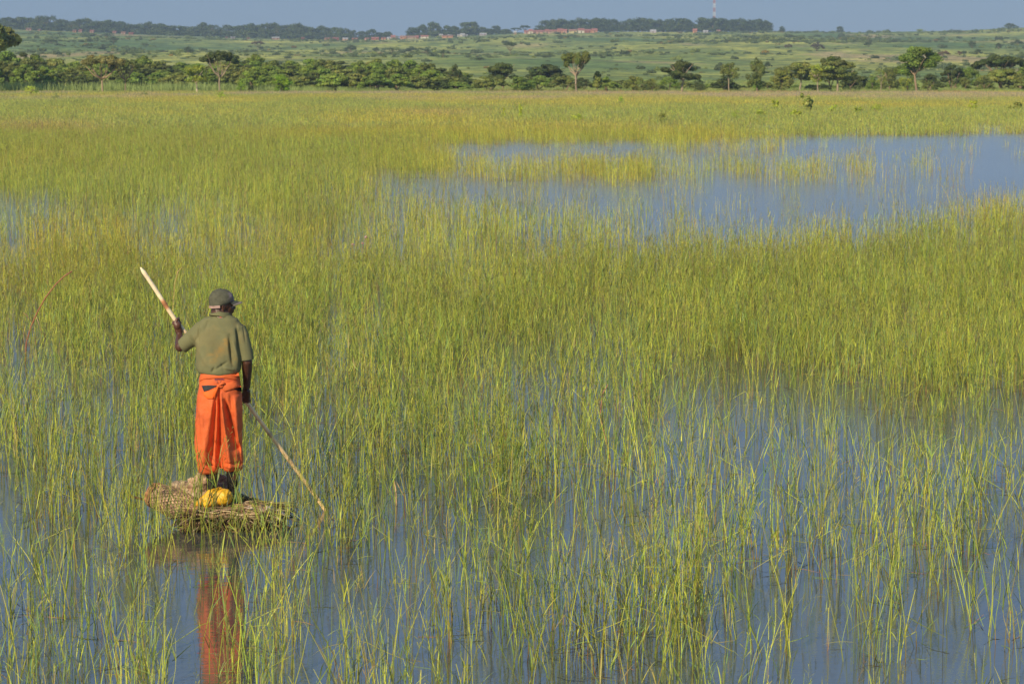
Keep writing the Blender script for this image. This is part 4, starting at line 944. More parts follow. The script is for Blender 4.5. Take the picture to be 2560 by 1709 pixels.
mb = MB(); mb.tube([(0, 0, H_ - .2), (0, 0, H_ + 5)], .08, 5, (.7, .7, .7)); mb.build('aerial', M_WALL, mast)

# ------------------------------------------------------------------ the man on the raft
Y0 = 19.6
S_ = Y0 / F                       # metres per photograph pixel where he stands
def A(px, py, dy=0.0): return at(px, py, Y0 + dy)
def remesh(mb, voxel=.006, smooth=4, name='m'):
    """melt overlapping pieces into one continuous surface"""
    me = mb.mesh(name); o = bpy.data.objects.new(name, me); COL.objects.link(o)
    md = o.modifiers.new('r', 'REMESH'); md.mode = 'VOXEL'; md.voxel_size = voxel; md.use_smooth_shade = True
    if smooth: s = o.modifiers.new('s', 'SMOOTH'); s.factor = .5; s.iterations = smooth
    dg = bpy.context.evaluated_depsgraph_get(); ev = o.evaluated_get(dg); m2 = bpy.data.meshes.new_from_object(ev)
    bpy.data.objects.remove(o, do_unlink=True); bpy.data.meshes.remove(me)
    m2.name = name
    for a in list(m2.color_attributes): m2.color_attributes.remove(a)
    return m2
def getv(me):
    n = len(me.vertices); v = np.empty(n * 3, np.float32); me.vertices.foreach_get('co', v); q = np.empty(n * 3, np.float32); me.vertices.foreach_get('normal', q)
    return v.reshape(-1, 3).astype(float), q.reshape(-1, 3).astype(float)
def setv(me, v): me.vertices.foreach_set('co', v.astype(np.float32).ravel()); me.update()
def paint(me, cols):
    a = me.color_attributes.new('Col', 'FLOAT_COLOR', 'POINT'); c = np.ones((len(me.vertices), 4), np.float32); c[:, :3] = cols; a.data.foreach_set('color', c.ravel())
def smoothshade(me): me.polygons.foreach_set('use_smooth', np.ones(len(me.polygons), bool))
def gauss(d, w): return np.exp(-(d / w) ** 2)
def seg_d(px, py, x0, y0, x1, y1):
    """distance in pixels to a line segment and the position along it"""
    dx, dy = x1 - x0, y1 - y0; L = dx * dx + dy * dy; t = ((px - x0) * dx + (py - y0) * dy) / L; tc = np.clip(t, 0, 1)
    return np.hypot(px - (x0 + tc * dx), py - (y0 + tc * dy)), tc

M_SKIN = attr_col_mat('skin', rough=.42, spec=.45, nscale=25, nlo=.85, nhi=1.12)
M_SHIRT = attr_col_mat('shirt_cloth', rough=.9, spec=.1, nscale=9, nlo=.92, nhi=1.06, bump=.12, bscale=160)
M_CAP = attr_col_mat('cap_cloth', rough=.85, spec=.12, nscale=30, nlo=.75, nhi=1.2)
M_TARP = attr_col_mat('orange_cloth', rough=.62, spec=.25, nscale=12, nlo=.85, nhi=1.08, bump=.3, bscale=45)
M_RUBBER = attr_col_mat('rubber', rough=.42, spec=.3, nscale=20, nlo=.7, nhi=1.4)
M_PLAS = attr_col_mat('yellow_bag', rough=.45, spec=.4, nscale=16, nlo=.85, nhi=1.08, bump=.2, bscale=50)
M_WOOD = attr_col_mat('peeled_wood', rough=.55, spec=.3, nscale=18, nlo=.8, nhi=1.12, bump=.4, bscale=70)

foot = A(555, 1250); man = empty('person', foot, 0, 'man seen from behind in olive shirt, grey cap and orange wrap, standing on the raft', 'person')
MAN_INV = Matrix.Translation(-Vector(foot))
def put(me, name, mat, parent=man):
    me.transform(MAN_INV); o = link(name, me, mat, None)
    o.parent = parent; smoothshade(me); return o

# pole, bowed, running behind his body through both hands
PP = [(351, 668, .10), (375, 703, .12), (398, 738, .14), (422, 775, .16), (445, 808, .18), (485, 855, .22), (530, 905, .26), (575, 957, .25), (615, 1003, .22), (664, 1070, .32), (716, 1140, .44), (768, 1211, .55), (817, 1279, .63), (868, 1350, .72)]
ppts = [A(x, y, d) for x, y, d in PP]
def polepoint(px):
    for a, b in zip(range(len(PP) - 1), range(1, len(PP))):
        if PP[a][0] <= px <= PP[b][0]:
            f = (px - PP[a][0]) / (PP[b][0] - PP[a][0]); return ppts[a].lerp(ppts[b], f), (ppts[b] - ppts[a]).normalized()
# smooth the pole and give it knots and peeled colour
rp = random.Random(3); fine = []
for i in range(len(ppts) - 1):
    p0 = ppts[max(i - 1, 0)]; p1 = ppts[i]; p2 = ppts[i + 1]; p3 = ppts[min(i + 2, len(ppts) - 1)]
    for k in range(5):
        s = k / 5; fine.append(.5 * ((2 * p1) + (p2 - p0) * s + (2 * p0 - 5 * p1 + 4 * p2 - p3) * s * s + (3 * p1 - p0 - 3 * p2 + p3) * s ** 3))
fine.append(ppts[-1]); nf = len(fine); cols = []; rad = []
for i in range(nf):
    s = i / (nf - 1); knot = i in (13, 46, 51, 55, 60)
    c = np.array((.95, .78, .52)) * (1 - s) ** .8 + np.array((1.0, .66, .30)) * (1 - (1 - s) ** .8)
    if i in (12, 13, 14): c = np.array((.62, .27, .12))
    if knot: c = c * .6
    if s > .95: c = c * .6
    cols.append(tuple(c)); rad.append((.004 if i == 0 else .010 if i == 1 else .0175) * (1.15 if knot else rp.uniform(.97, 1.03)) * (1 - .06 * s))
pole = MB(); pole.tube([p - Vector(ppts[-1]) for p in fine], rad, 10, cols)
po = pole.build('pole', M_WOOD, None, True, loc=ppts[-1]); tag(po, 'long pale peeled wooden pole held in both hands, slanting down into the water', 'pole')

# body
B = MB()
pelvis, chest = A(550, 965, .0), A(549, 850, .0)
B.ellipsoid(pelvis, (.135, .095, .12)); B.ellipsoid(A(549, 905), (.125, .085, .14)); B.ellipsoid(chest, (.155, .095, .15)); B.ellipsoid(A(549, 822), (.150, .070, .065))
B.tube([A(549, 822, .0), A(550, 800, .01), A(553, 772, .03)], [.085, .062, .057], 14)
# head, looking to the right and a little away
HC = A(555, 757, .035); fwd = Vector((.93, .36, -.06)).normalized(); upv = Vector((.03, .04, 1)); side = upv.cross(fwd).normalized(); upv = fwd.cross(side).normalized()
HR = Matrix((fwd, side, upv)).transposed()
def Hd(f, s, u): return HC + HR @ Vector((f, s, u))
B.ellipsoid(HC, (.094, .074, .088), HR); B.ellipsoid(Hd(-.012, 0, -.012), (.086, .07, .08), HR)
B.ellipsoid(Hd(.048, 0, -.040), (.046, .052, .062), HR); B.ellipsoid(Hd(.052, 0, -.082), (.036, .036, .028), HR); B.ellipsoid(Hd(.070, 0, -.097), (.020, .021, .017), HR)
B.tube([Hd(.01, .05, -.07), Hd(.05, .032, -.092), Hd(.072, 0, -.102), Hd(.05, -.032, -.092), Hd(.01, -.05, -.07)], [.018, .018, .016, .018, .018], 8)
B.ellipsoid(Hd(.088, 0, -.012), (.012, .05, .012), HR)       # brow
B.tube([Hd(.090, 0, -.016), Hd(.104, 0, -.036), Hd(.106, 0, -.044)], [.009, .012, .013], 8); B.ellipsoid(Hd(.096, .012, -.047), (.011, .009, .008), HR); B.ellipsoid(Hd(.096, -.012, -.047), (.011, .009, .008), HR)
B.ellipsoid(Hd(.094, 0, -.063), (.010, .022, .0065), HR); B.ellipsoid(Hd(.091, 0, -.074), (.010, .020, .007), HR)   # lips
for s in (-1, 1):                                              # cheeks, ears
    B.ellipsoid(Hd(.055, s * .036, -.038), (.022, .018, .022), HR)
    B.tube([Hd(-.002, s * .070, -.058), Hd(-.012, s * .078, -.040), Hd(-.014, s * .081, -.020), Hd(.000, s * .078, -.010), Hd(.010, s * .072, -.022)], [.007, .006, .006, .0055, .005], 6)
    B.ellipsoid(Hd(-.002, s * .071, -.034), (.014, .006, .022), HR)
B.tube([Hd(-.03, 0, -.05), A(549, 790, .0)], [.060, .066], 12)
# arms
SL, EL, WL = A(506, 818, .0), A(450, 866, .045), A(449, 838, .175)
SR, ER, WR = A(598, 820, .0), A(618, 903, -.01), A(617, 968, .14)
B.tube([A(530, 818), SL, SL.lerp(EL, .5), EL], [.05, .048, .044, .040], 12); B.ellipsoid(EL, (.042, .042, .042))
B.tube([EL, EL.lerp(WL, .35), WL], [.041, .040, .029], 12)
B.tube([A(570, 818), SR, SR.lerp(ER, .5), ER], [.05, .046, .046, .041], 12); B.ellipsoid(ER, (.042, .042, .044))
B.tube([ER, ER.lerp(WR, .3), WR], [.043, .043, .029], 12)
def fist(wrist, px, side_hint, order=1):
    """palm on one side of the pole, four unequal fingers and a thumb closed round it"""
    P, ax = polepoint(px); hint = Vector(side_hint); hint = (hint - ax * hint.dot(ax)).normalized(); other = ax.cross(hint)
    pr = .018
    pc = P + hint * (pr + .014)
    for i, w in enumerate((-.030, -.010, .010, .030)):          # metacarpals make the palm
        B.tube([wrist.lerp(pc, .15) + ax * w * .5, pc + ax * w], [.022, .0185], 8)
    B.ellipsoid(pc - hint * .002, (.034, .032, .036))
    for i, (w, ln) in enumerate(((-.033, .86), (-.0115, 1.0), (.0105, .96), (.0315, .80))):
        pts = []; rr = []
        for k in range(8):
            a = R(-25 + 245 * ln * k / 7) * order; rad_ = pr + .0105 + (.006 if k in (2,) else 0)
            pts.append(P + ax * (w + .003 * math.sin(k)) + (hint * math.cos(a) + other * math.sin(a)) * rad_); rr.append(.0122 if k < 3 else .0112 - .0004 * k)
        B.tube(pts, rr, 7)
    pts = [pc - ax * .028, P + (hint * math.cos(R(-60) * order) + other * math.sin(R(-60) * order)) * (pr + .013) - ax * .040, P + (hint * math.cos(R(-120) * order) + other * math.sin(R(-120) * order)) * (pr + .012) - ax * .034, P + (hint * math.cos(R(-165) * order) + other * math.sin(R(-165) * order)) * (pr + .011) - ax * .022]
    B.tube(pts, [.015, .0135, .012, .0098], 8)
fist(WL, 446, (-.35, -.9, -.1), 1)
fist(WR, 612, (.45, -.75, .3), -1)
# legs
for hx, kx, fx, kd in ((528, 522, 530, .03), (572, 578, 583, .04)):
    B.tube([A(hx, 975), A(kx, 1085, kd), A(fx, 1180, .0), A(fx, 1238, .0)], [.082, .058, .050, .036], 12)
bm_ = remesh(B, .0048, 3, 'body')
v, nn = getv(bm_); skin = np.ones((len(v), 3)) * np.array((.085, .036, .022))
hand = np.minimum(np.linalg.norm(v - np.array(polepoint(446)[0]), axis=1), np.linalg.norm(v - np.array(polepoint(612)[0]), axis=1)); skin = skin + (gauss(hand, .06)[:, None] * np.array((.05, .022, .014)))
u_ = (v - np.array(HC)) @ np.array(upv); f_ = (v - np.array(HC)) @ np.array(fwd); r_ = np.linalg.norm(v - np.array(HC), axis=1)
hair = ((r_ < .125) & (u_ > -.062) & (f_ < -.02)); skin[hair] = skin[hair] * .45
paint(bm_, skin); put(bm_, 'body', M_SKIN)
for s in (-1, 1):
    e = MB(); e.ellipsoid(Hd(.080, s * .026, -.026), (.010, .012, .008), HR, 12, 8, (.5, .45, .4)); e.ellipsoid(Hd(.0865, s * .027, -.026), (.005, .005, .005), HR, 8, 6, (.01, .01, .01)); put(e.mesh('eye'), 'eye', M_SKIN)

# cap
CB = MB(); CR = Matrix.Rotation(R(0), 3, 'Z')
cc0 = Hd(-.006, 0, .020); rings = []; nseg = 28
tiltR = Matrix((fwd * math.cos(R(7)) + upv * math.sin(R(7)), side, upv * math.cos(R(7)) - fwd * math.sin(R(7)))).transposed()
for i, (h, k) in enumerate(((-.030, .99), (-.012, 1.02), (.010, 1.03), (.034, .985), (.056, .88), (.074, .71), (.087, .48), (.095, .22), (.097, .04))):
    ring = []
    for s in range(nseg):
        a = 2 * math.pi * s / nseg; seam = 1 + .010 * abs(math.sin(a * 3)); fx = math.cos(a); hh = h + (.012 * fx if i < 3 else 0)
        if i < 2: hh -= .016 * max(0, -math.cos(a)) 
        ring.append(cc0 + tiltR @ Vector((fx * (.100 if fx > 0 else .101) * k * seam - .010 * (k < .9) * (1 - k), math.sin(a) * .083 * k * seam, hh)))
    rings.append(ring)
CB.loft(rings, (.078, .080, .058)); 
me = CB.mesh('cap', True); v, nn = getv(me); v += nn * ((fbm(v[:, 0] * 30 + v[:, 2] * 20, v[:, 1] * 30, 8, 3) - .5) * .006)[:, None]; setv(me, v)
cl = np.array([(.100, .100, .072)] * len(v)); f2 = (v - np.array(HC)) @ np.array(fwd); w2 = fbm(v[:, 0] * 45, v[:, 2] * 45, 18, 3)
wear = np.clip((w2 - .5) * 6, 0, 1) * np.clip((f2 - .02) * 25, 0, 1); cl = cl * (1 - wear[:, None]) + np.array((.26, .20, .22)) * wear[:, None]
me.color_attributes.remove(me.color_attributes['Col']); paint(me, cl); capo = put(me, 'cap', M_CAP)
BM = MB(); top = []; bot = []
for j in range(6):
    for i in range(15):
        a = R(-62 + 124 * i / 14); rad_ = .080 + .074 * (j / 5) * (math.cos(a) ** .55)
        q = cc0 + tiltR @ Vector((.020 + math.cos(a) * rad_, math.sin(a) * .090 * (1 - .10 * j / 5), -.008 - .022 * (j / 5) - .018 * (math.sin(a) ** 2)))
        top.append(q); bot.append(q - tiltR @ Vector((0, 0, .0055)))
n15 = len(top); F_ = []
for j in range(5):
    for i in range(14):
        a = j * 15 + i; F_ += [[a, a + 1, a + 16, a + 15], [n15 + a, n15 + a + 15, n15 + a + 16, n15 + a + 1]]
edge = [j * 15 for j in range(6)] + [75 + i for i in range(1, 15)] + [j * 15 + 14 for j in range(4, -1, -1)]
for a, b in zip(edge, edge[1:]): F_.append([a, b, n15 + b, n15 + a])
bc = [((.085, .088, .075) if (k // 15) < 4 else (.30, .24, .20)) for k in range(n15)] * 2
BM.add(top + bot, F_, bc); put(BM.mesh('brim'), 'brim', M_CAP, capo)
ST = MB(); sp = [cc0 + tiltR @ Vector((math.cos(R(a)) * .103, math.sin(R(a)) * .085, -.043)) for a in range(150, 251, 10)]
ST.ribbon(sp, .020, tiltR @ Vector((0, 0, 1)), (.40, .27, .24)); ST.ribbon([p + (p - cc0).normalized() * .003 for p in sp], .020, tiltR @ Vector((0, 0, 1)), (.40, .27, .24)); put(ST.mesh('strap'), 'strap', M_CAP, capo)
bt = MB(); bt.ellipsoid(cc0 + tiltR @ Vector((0, 0, .098)), (.007, .007, .004), None, 10, 6, (.09, .09, .07)); put(bt.mesh('button'), 'button', M_CAP, capo)

# shirt
def ring(py, xl, xr, dep, dy=0.0, n=32, e=2.4):
    c = A((xl + xr) / 2, py, dy); w = (xr - xl) / 2 * S_; out = []
    for k in range(n):
        a = 2 * math.pi * k / n; ca, sa = math.cos(a), math.sin(a)
        out.append(c + Vector((math.copysign(abs(ca) ** (2 / e), ca) * w, math.copysign(abs(sa) ** (2 / e), sa) * dep, 0)))
    return out
SH = MB()
SH.loft([ring(784, 534, 568, .060, .01), ring(790, 518, 582, .078, .005), ring(797, 505, 596, .090), ring(806, 500, 601, .098), ring(822, 494, 607, .112), ring(850, 490, 609, .125), ring(880, 489, 607, .130), ring(905, 488, 605, .136), ring(920, 488, 604, .142), ring(929, 491, 602, .140), ring(934, 499, 596, .125)])
SH.tube([A(530, 820), A(505, 828, .006), A(476, 850, .022), A(456, 865, .035)], [.084, .082, .070, .056], 20)
SH.tube([A(596, 818), A(606, 838, -.004), A(613, 870, -.008), A(617, 899, -.010)], [.068, .064, .056, .053], 20)
SH.ellipsoid(A(515, 818), (.080, .090, .062)); SH.ellipsoid(A(592, 820), (.062, .085, .062))
sm = remesh(SH, .0062, 6, 'shirt'); v, nn = getv(sm)
px, py = to_px(v[:, 0], v[:, 1], v[:, 2]); back = np.clip(-nn[:, 1] * 1.5, 0, 1)
disp = (fbm(v[:, 0] * 7 + v[:, 2] * 3, v[:, 2] * 4 + v[:, 1] * 4, 4, 2) - .5) * .030 + (fbm(v[:, 0] * 22 + v[:, 2] * 9, v[:, 2] * 12, 6, 2) - .5) * .005
def crease(x0, y0, x1, y1, w, h):
    global disp
    d, t_ = seg_d(px, py, x0, y0, x1, y1); disp = disp + h * gauss(d, w) * np.clip(np.sin(np.pi * np.clip(t_ * .9 + .08, 0, 1)), .15, 1) * back
crease(574, 840, 584, 915, 5, -.034); crease(580, 850, 598, 915, 5, .016); crease(592, 815, 600, 890, 4, -.030); crease(568, 905, 536, 925, 3, -.013); crease(536, 918, 530, 931, 3, -.014)
crease(556, 918, 590, 926, 3, .013); crease(515, 800, 530, 790, 3, .009); crease(520, 792, 512, 830, 3, -.008); crease(496, 800, 499, 860, 2.2, -.012); crease(476, 826, 497, 862, 4, .010); crease(470, 840, 490, 870, 3.5, -.010)
crease(500, 880, 530, 930, 5, .009); crease(560, 925, 552, 905, 3, -.008); crease(610, 815, 614, 860, 2.5, -.008); crease(538, 800, 560, 835, 6, .006)
v += nn * disp[:, None]; setv(sm, v)
base = np.ones((len(v), 3)) * np.array((.175, .172, .088)); nz = fbm(v[:, 0] * 28, v[:, 2] * 28, 12, 4); nz2 = fbm(v[:, 0] * 11, v[:, 2] * 11, 13, 3)
st = np.zeros(len(v))
for x, y_, w in ((566, 858, 11), (553, 872, 13), (560, 850, 10), (531, 893, 12), (545, 882, 12), (585, 900, 9), (575, 875, 8)):
    st = np.maximum(st, gauss(np.hypot(px - x, py - y_), w))
st = np.clip(st * np.clip((nz - .30) * 2.6, 0, 1) * .85, 0, 1) * back; base = base * (1 - st[:, None]) + np.array((.36, .215, .062)) * st[:, None]
q = np.clip((nz2 - .5) * 3, 0, .35)[:, None]; base = base * (1 - q) + np.array((.24, .20, .095)) * q
paint(sm, base); shirt = put(sm, 'shirt', M_SHIRT)
# collar: a turned-down band round the neck, with its label under it
CO = MB(); rr = []
for (dz, ra, rb_) in ((0.0, .064, .066), (.010, .068, .070), (.004, .077, .079), (-.010, .087, .089), (-.022, .096, .096), (-.027, .093, .093), (-.012, .080, .082)):
    rg = []
    for k in range(36):
        a = 2 * math.pi * k / 36; sx = math.cos(a); sy = math.sin(a)
        rg.append(A(551, 779, .018) + Vector((sx * ra, sy * rb_, dz - .022 * max(0, sy) * 2.2 - .014 * abs(sx) - (.018 * sx * (dz < 0)))))
    rr.append(rg)
CO.loft(rr, (.17, .166, .085), cap=False); put(CO.mesh('collar', True), 'collar', M_SHIRT, shirt)
for ctr, dirv, r_ in ((A(457, 864.5, .034), (A(456, 865, .035) - A(470, 856, .025)), .0575), (A(617, 898, -.010), (A(617, 899, -.010) - A(613, 870, -.008)), .0545)):
    d = dirv.normalized(); a = d.orthogonal().normalized(); b = d.cross(a); cu = MB()
    rg = [[ctr + d * o_ + (a * math.cos(2 * math.pi * k / 28) + b * math.sin(2 * math.pi * k / 28)) * (r_ + e_) for k in range(28)] for o_, e_ in ((-.022, -.002), (-.016, .002), (-.010, -.0005), (-.004, .0025), (.004, .002), (.006, -.004), (-.006, -.010))]
    cu.loft(rg, (.16, .156, .085), cap=False); put(cu.mesh('cuff', True), 'cuff', M_SHIRT, shirt)

# orange wrap tied at the back, bloused into boots
PT = MB()
PT.loft([ring(930, 504, 595, .118), ring(945, 500, 600, .128), ring(965, 498, 603, .136), ring(990, 492, 605, .142), ring(1015, 491, 606, .140), ring(1040, 490, 606, .132), ring(1075, 492, 604, .112), ring(1105, 500, 598, .080)])
PT.loft([ring(1000, 530, 568, .10, .01), ring(1080, 532, 568, .095, .015), ring(1140, 534, 568, .085, .02), ring(1168, 538, 564, .07, .02)])
PT.loft([ring(985, 494, 552, .125), ring(1030, 490, 552, .125), ring(1080, 488, 551, .125, .01), ring(1120, 487, 549, .122, .01), ring(1150, 490, 548, .112, .005), ring(1168, 494, 547, .100), ring(1178, 499, 546, .088), ring(1183, 506, 541, .068)])
PT.loft([ring(985, 549, 605, .122), ring(1030, 551, 606, .120), ring(1080, 553, 606, .118, .01), ring(1120, 554, 607, .115, .01), ring(1150, 554, 609, .105, .01), ring(1165, 555, 609, .095, .01), ring(1173, 558, 606, .082, .01), ring(1177, 565, 600, .065, .01)])
PT.ellipsoid(A(509, 1174, -.02), (.042, .06, .046)); PT.ellipsoid(A(600, 1158, .0), (.03, .06, .04))
pm = remesh(PT, .0058, 4, 'wrap'); v, nn = getv(pm); px, py = to_px(v[:, 0], v[:, 1], v[:, 2]); back = np.clip(-nn[:, 1] * 1.6 + .1, 0, 1)
disp = (fbm(v[:, 0] * 7, v[:, 2] * 4, 24, 3) - .5) * .020 + (fbm(v[:, 0] * 24, v[:, 2] * 13 + v[:, 1] * 9, 26, 3) - .5) * .009
dy_ = np.zeros(len(v))
def pleat(x0, y0, x1, y1, w0, w1, h, both=False):
    global dy_
    d, t_ = seg_d(px, py, x0, y0, x1, y1); dy_ = dy_ + h * gauss(d, w0 + (w1 - w0) * t_) * np.clip(t_ * 5 + .2, 0, 1) * back
pleat(547, 975, 549, 1190, 3, 7, -.060); pleat(552, 985, 577, 1170, 3.5, 8, .052); pleat(562, 1000, 592, 1120, 4, 9, -.065); pleat(541, 985, 527, 1160, 4, 9, -.045)
pleat(535, 990, 508, 1150, 6, 14, .020); pleat(543, 978, 540, 1100, 2.5, 5, .022); pleat(588, 990, 596, 1100, 5, 8, .020); pleat(575, 985, 580, 1040, 4, 5, -.012)
pleat(596, 1110, 604, 1165, 4, 6, -.02); pleat(516, 1160, 545, 1172, 3, 3, -.024); pleat(510, 1165, 540, 1180, 3, 3, .018); pleat(560, 1165, 604, 1168, 3, 3, .016); pleat(562, 1158, 600, 1158, 3, 3, -.015)
pleat(497, 1030, 500, 1110, 3, 4, -.008); pleat(500, 1020, 512, 1120, 5, 9, .010)
v += nn * disp[:, None]; v[:, 1] -= dy_; setv(pm, v)
oc = np.ones((len(v), 3)) * np.array((.72, .142, .040)); k_ = np.clip((fbm(v[:, 0] * 12, v[:, 2] * 9, 29, 4) - .5) * 2.2, 0, .4)[:, None]; oc = oc * (1 - k_) + np.array((.50, .095, .036)) * k_
paint(pm, oc); smoothshade(pm); bvh = BVHTree.FromPolygons([tuple(q) for q in v], [tuple(p.vertices) for p in pm.polygons])
wrap = put(pm, 'orange_wrap', M_TARP)
cam_p = Vector((0, 0, CAM_H))
def on_wrap(x, y, off):
    d = ray(x, y).normalized(); h = bvh.ray_cast(cam_p, d)
    if h[0] is None: return A(x, y, -.13 - off)
    return h[0] - d * off
def patch(name, outline, off, thick, mat, col, parent, edge_drop=True, n=8, bulge=0.0):
    """a piece of cloth lying on the wrap; outline = upper edge points and lower edge points"""
    up, lo = outline; mb = MB(); m_ = 14; fr = []; bk_ = []
    def along(e, s):
        q = s * (len(e) - 1); i = min(int(q), len(e) - 2); f = q - i; return (e[i][0] * (1 - f) + e[i + 1][0] * f, e[i][1] * (1 - f) + e[i + 1][1] * f)
    for j in range(n + 1):
        for i in range(m_ + 1):
            a = along(up, i / m_); b = along(lo, i / m_); s = j / n; x = a[0] * (1 - s) + b[0] * s; y = a[1] * (1 - s) + b[1] * s
            o_ = off + bulge * math.sin(math.pi * s) ** .7
            fr.append(on_wrap(x, y, o_)); bk_.append(on_wrap(x, y, o_ - thick))
    k = len(fr); fs = []
    for j in range(n):
        for i in range(m_):
            a = j * (m_ + 1) + i; fs += [[a, a + 1, a + m_ + 2, a + m_ + 1], [k + a, k + a + m_ + 1, k + a + m_ + 2, k + a + 1]]
    rim = [i for i in range(m_ + 1)] + [j * (m_ + 1) + m_ for j in range(1, n + 1)] + [n * (m_ + 1) + i for i in range(m_ - 1, -1, -1)] + [j * (m_ + 1) for j in range(n - 1, 0, -1)]
    for a, b in zip(rim, rim[1:] + rim[:1]): fs.append([a, k + a, k + b, b])
    mb.add(fr + bk_, fs, col); return put(mb.mesh(name, True), name, mat, parent)
ORG = (.72, .145, .040)
patch('waistband', ([(504, 931), (525, 930), (550, 931), (575, 931), (597, 931)], [(499, 953), (508, 948), (536, 946), (566, 945), (600, 952)]), .006, .009, M_TARP, ORG, wrap, bulge=.007)
patch('opening', ([(504, 963.5), (520, 962.5), (543, 963.5)], [(510, 979), (522, 975), (541, 966)]), .003, .006, M_TARP, (.035, .035, .042), wrap)
patch('opening', ([(586, 971.5), (594, 968.5), (603, 966)], [(587, 973), (597, 977), (605, 978)]), .003, .006, M_TARP, (.025, .022, .025), wrap)
patch('flap', ([(549, 961), (566, 957), (582, 953), (593, 957), (603, 966)], [(551, 966), (561, 979), (575, 974.5), (590, 969.5), (604, 967)]), .010, .010, M_TARP, ORG, wrap, bulge=.006)
patch('flap', ([(506, 980), (518, 977), (530, 974), (540, 968)], [(510, 989), (518, 996.5), (532, 997), (538, 985)]), .007, .008, M_TARP, (.92, .15, .022), wrap, bulge=.006)
kn = MB(); K0 = on_wrap(547, 964, .016)
kn.ellipsoid(K0, (.017, .014, .015), None, 14, 9, ORG); kn.tube([on_wrap(547, 964, .02), on_wrap(553, 959, .026), on_wrap(560, 957, .022), on_wrap(563, 960, .014)], [.009, .011, .010, .006], 8, ORG); kn.tube([on_wrap(548, 965, .02), on_wrap(553, 967, .022), on_wrap(560, 963, .014)], [.008, .008, .004], 8, ORG)
kn.tube([on_wrap(545, 965, .016), on_wrap(541, 975, .016), on_wrap(537, 985, .014), on_wrap(536, 996, .010)], [.009, .010, .011, .005], 8, (.80, .14, .02)); put(kn.mesh('knot', True), 'knot', M_TARP, wrap)
mk = MB(); lr = random.Random(12); BLU_ = (.16, .07, .22)    # small faded purple lettering above the knot, fold shade drawn as dark lines
for i in range(8):
    x0 = 537.5 + i * 3.0; y0 = 946.0 + .5 * abs(i - 3.5) * .3
    for (ax_, ay_, bx_, by_) in [((0, 0, 0, 3.2), (0, 0, 1.5, 0), (1.5, 0, 1.5, 3.2)), ((0, 3.2, .8, 0), (.8, 0, 1.7, 3.2), (.4, 1.8, 1.3, 1.8)), ((0, 0, 0, 3.2), (0, 0, 1.6, .6), (0, 1.8, 1.6, 1.4))][i % 3]:
        mk.tube([on_wrap(x0 + ax_, y0 + ay_, .004), on_wrap(x0 + bx_, y0 + by_, .004)], .0013, 4, BLU_)
for x0, y0 in ((535, 950), (538, 948), (541.5, 949), (553, 950)):
    mk.tube([on_wrap(x0, y0, .003), on_wrap(x0 + (547 - x0) * .45, y0 + 5, .003), on_wrap(x0 + (547 - x0) * .8, y0 + 9.5, .004)], .0014, 4, (.42, .17, .14))
put(mk.mesh('print'), 'print', M_TARP, wrap)
# neck label on the shirt
lb = MB(); v_s = [tuple(q) for q in (getv(sm)[0] + np.array(foot))]; bs = BVHTree.FromPolygons(v_s, [tuple(p.vertices) for p in sm.polygons])
def on_shirt(x, y, off):
    d = ray(x, y).normalized(); h = bs.ray_cast(cam_p, d); return (h[0] if h[0] is not None else A(x, y, -.1)) - d * off
for rx_, ry_, off, c_ in ((9.0, 3.6, .004, (.50, .40, .34)), (7.6, 2.5, .0055, (.16, .13, .15)), (3.4, 2.9, .007, (.62, .16, .10))):
    ctr = on_shirt(552, 791, off); vv = [ctr] + [on_shirt(552 + rx_ * math.cos(2 * math.pi * k / 20), 791 + ry_ * math.sin(2 * math.pi * k / 20), off) for k in range(20)]
    lb.add(vv, [[0, 1 + k, 1 + (k + 1) % 20] for k in range(20)], c_)
put(lb.mesh('neck_label'), 'neck_label', M_SHIRT, shirt)

# boots
for nm, x, toe in (('l', 529, A(536, 1243, .19)), ('r', 581, A(614, 1247, .12))):
    bt = MB(); yb = 1244
    bt.tube([A(x, 1160), A(x, 1185), A(x + 1, 1215), A(x + (0 if nm == 'l' else 2), 1232)], [.052, .049, .044, .044], 18); heel = A(x + 1, yb - 4, -.01)
    bt.ellipsoid(heel, (.045, .050, .036)); bt.tube([heel, heel.lerp(toe, .55), toe], [.044, .044, .036], 14, squash=.9); bt.ellipsoid(toe, (.04, .04, .032))
    bt.tube([A(x, 1168), A(x, 1171)], [.055, .055], 18)
    b_ = remesh(bt, .006, 3, 'boot'); v, nn = getv(b_); v += nn * ((fbm(v[:, 0] * 20, v[:, 2] * 30, 44, 3) - .5) * .008)[:, None]; setv(b_, v)
    cl = np.ones((len(v), 3)) * np.array((.014, .0135, .013)); dd = np.clip((fbm(v[:, 0] * 15, v[:, 2] * 15, 45, 3) - .5) * 3, 0, 1)[:, None]; cl = cl * (1 - dd * .5) + np.array((.06, .05, .045)) * dd * .5
    paint(b_, cl); put(b_, 'boot', M_RUBBER)

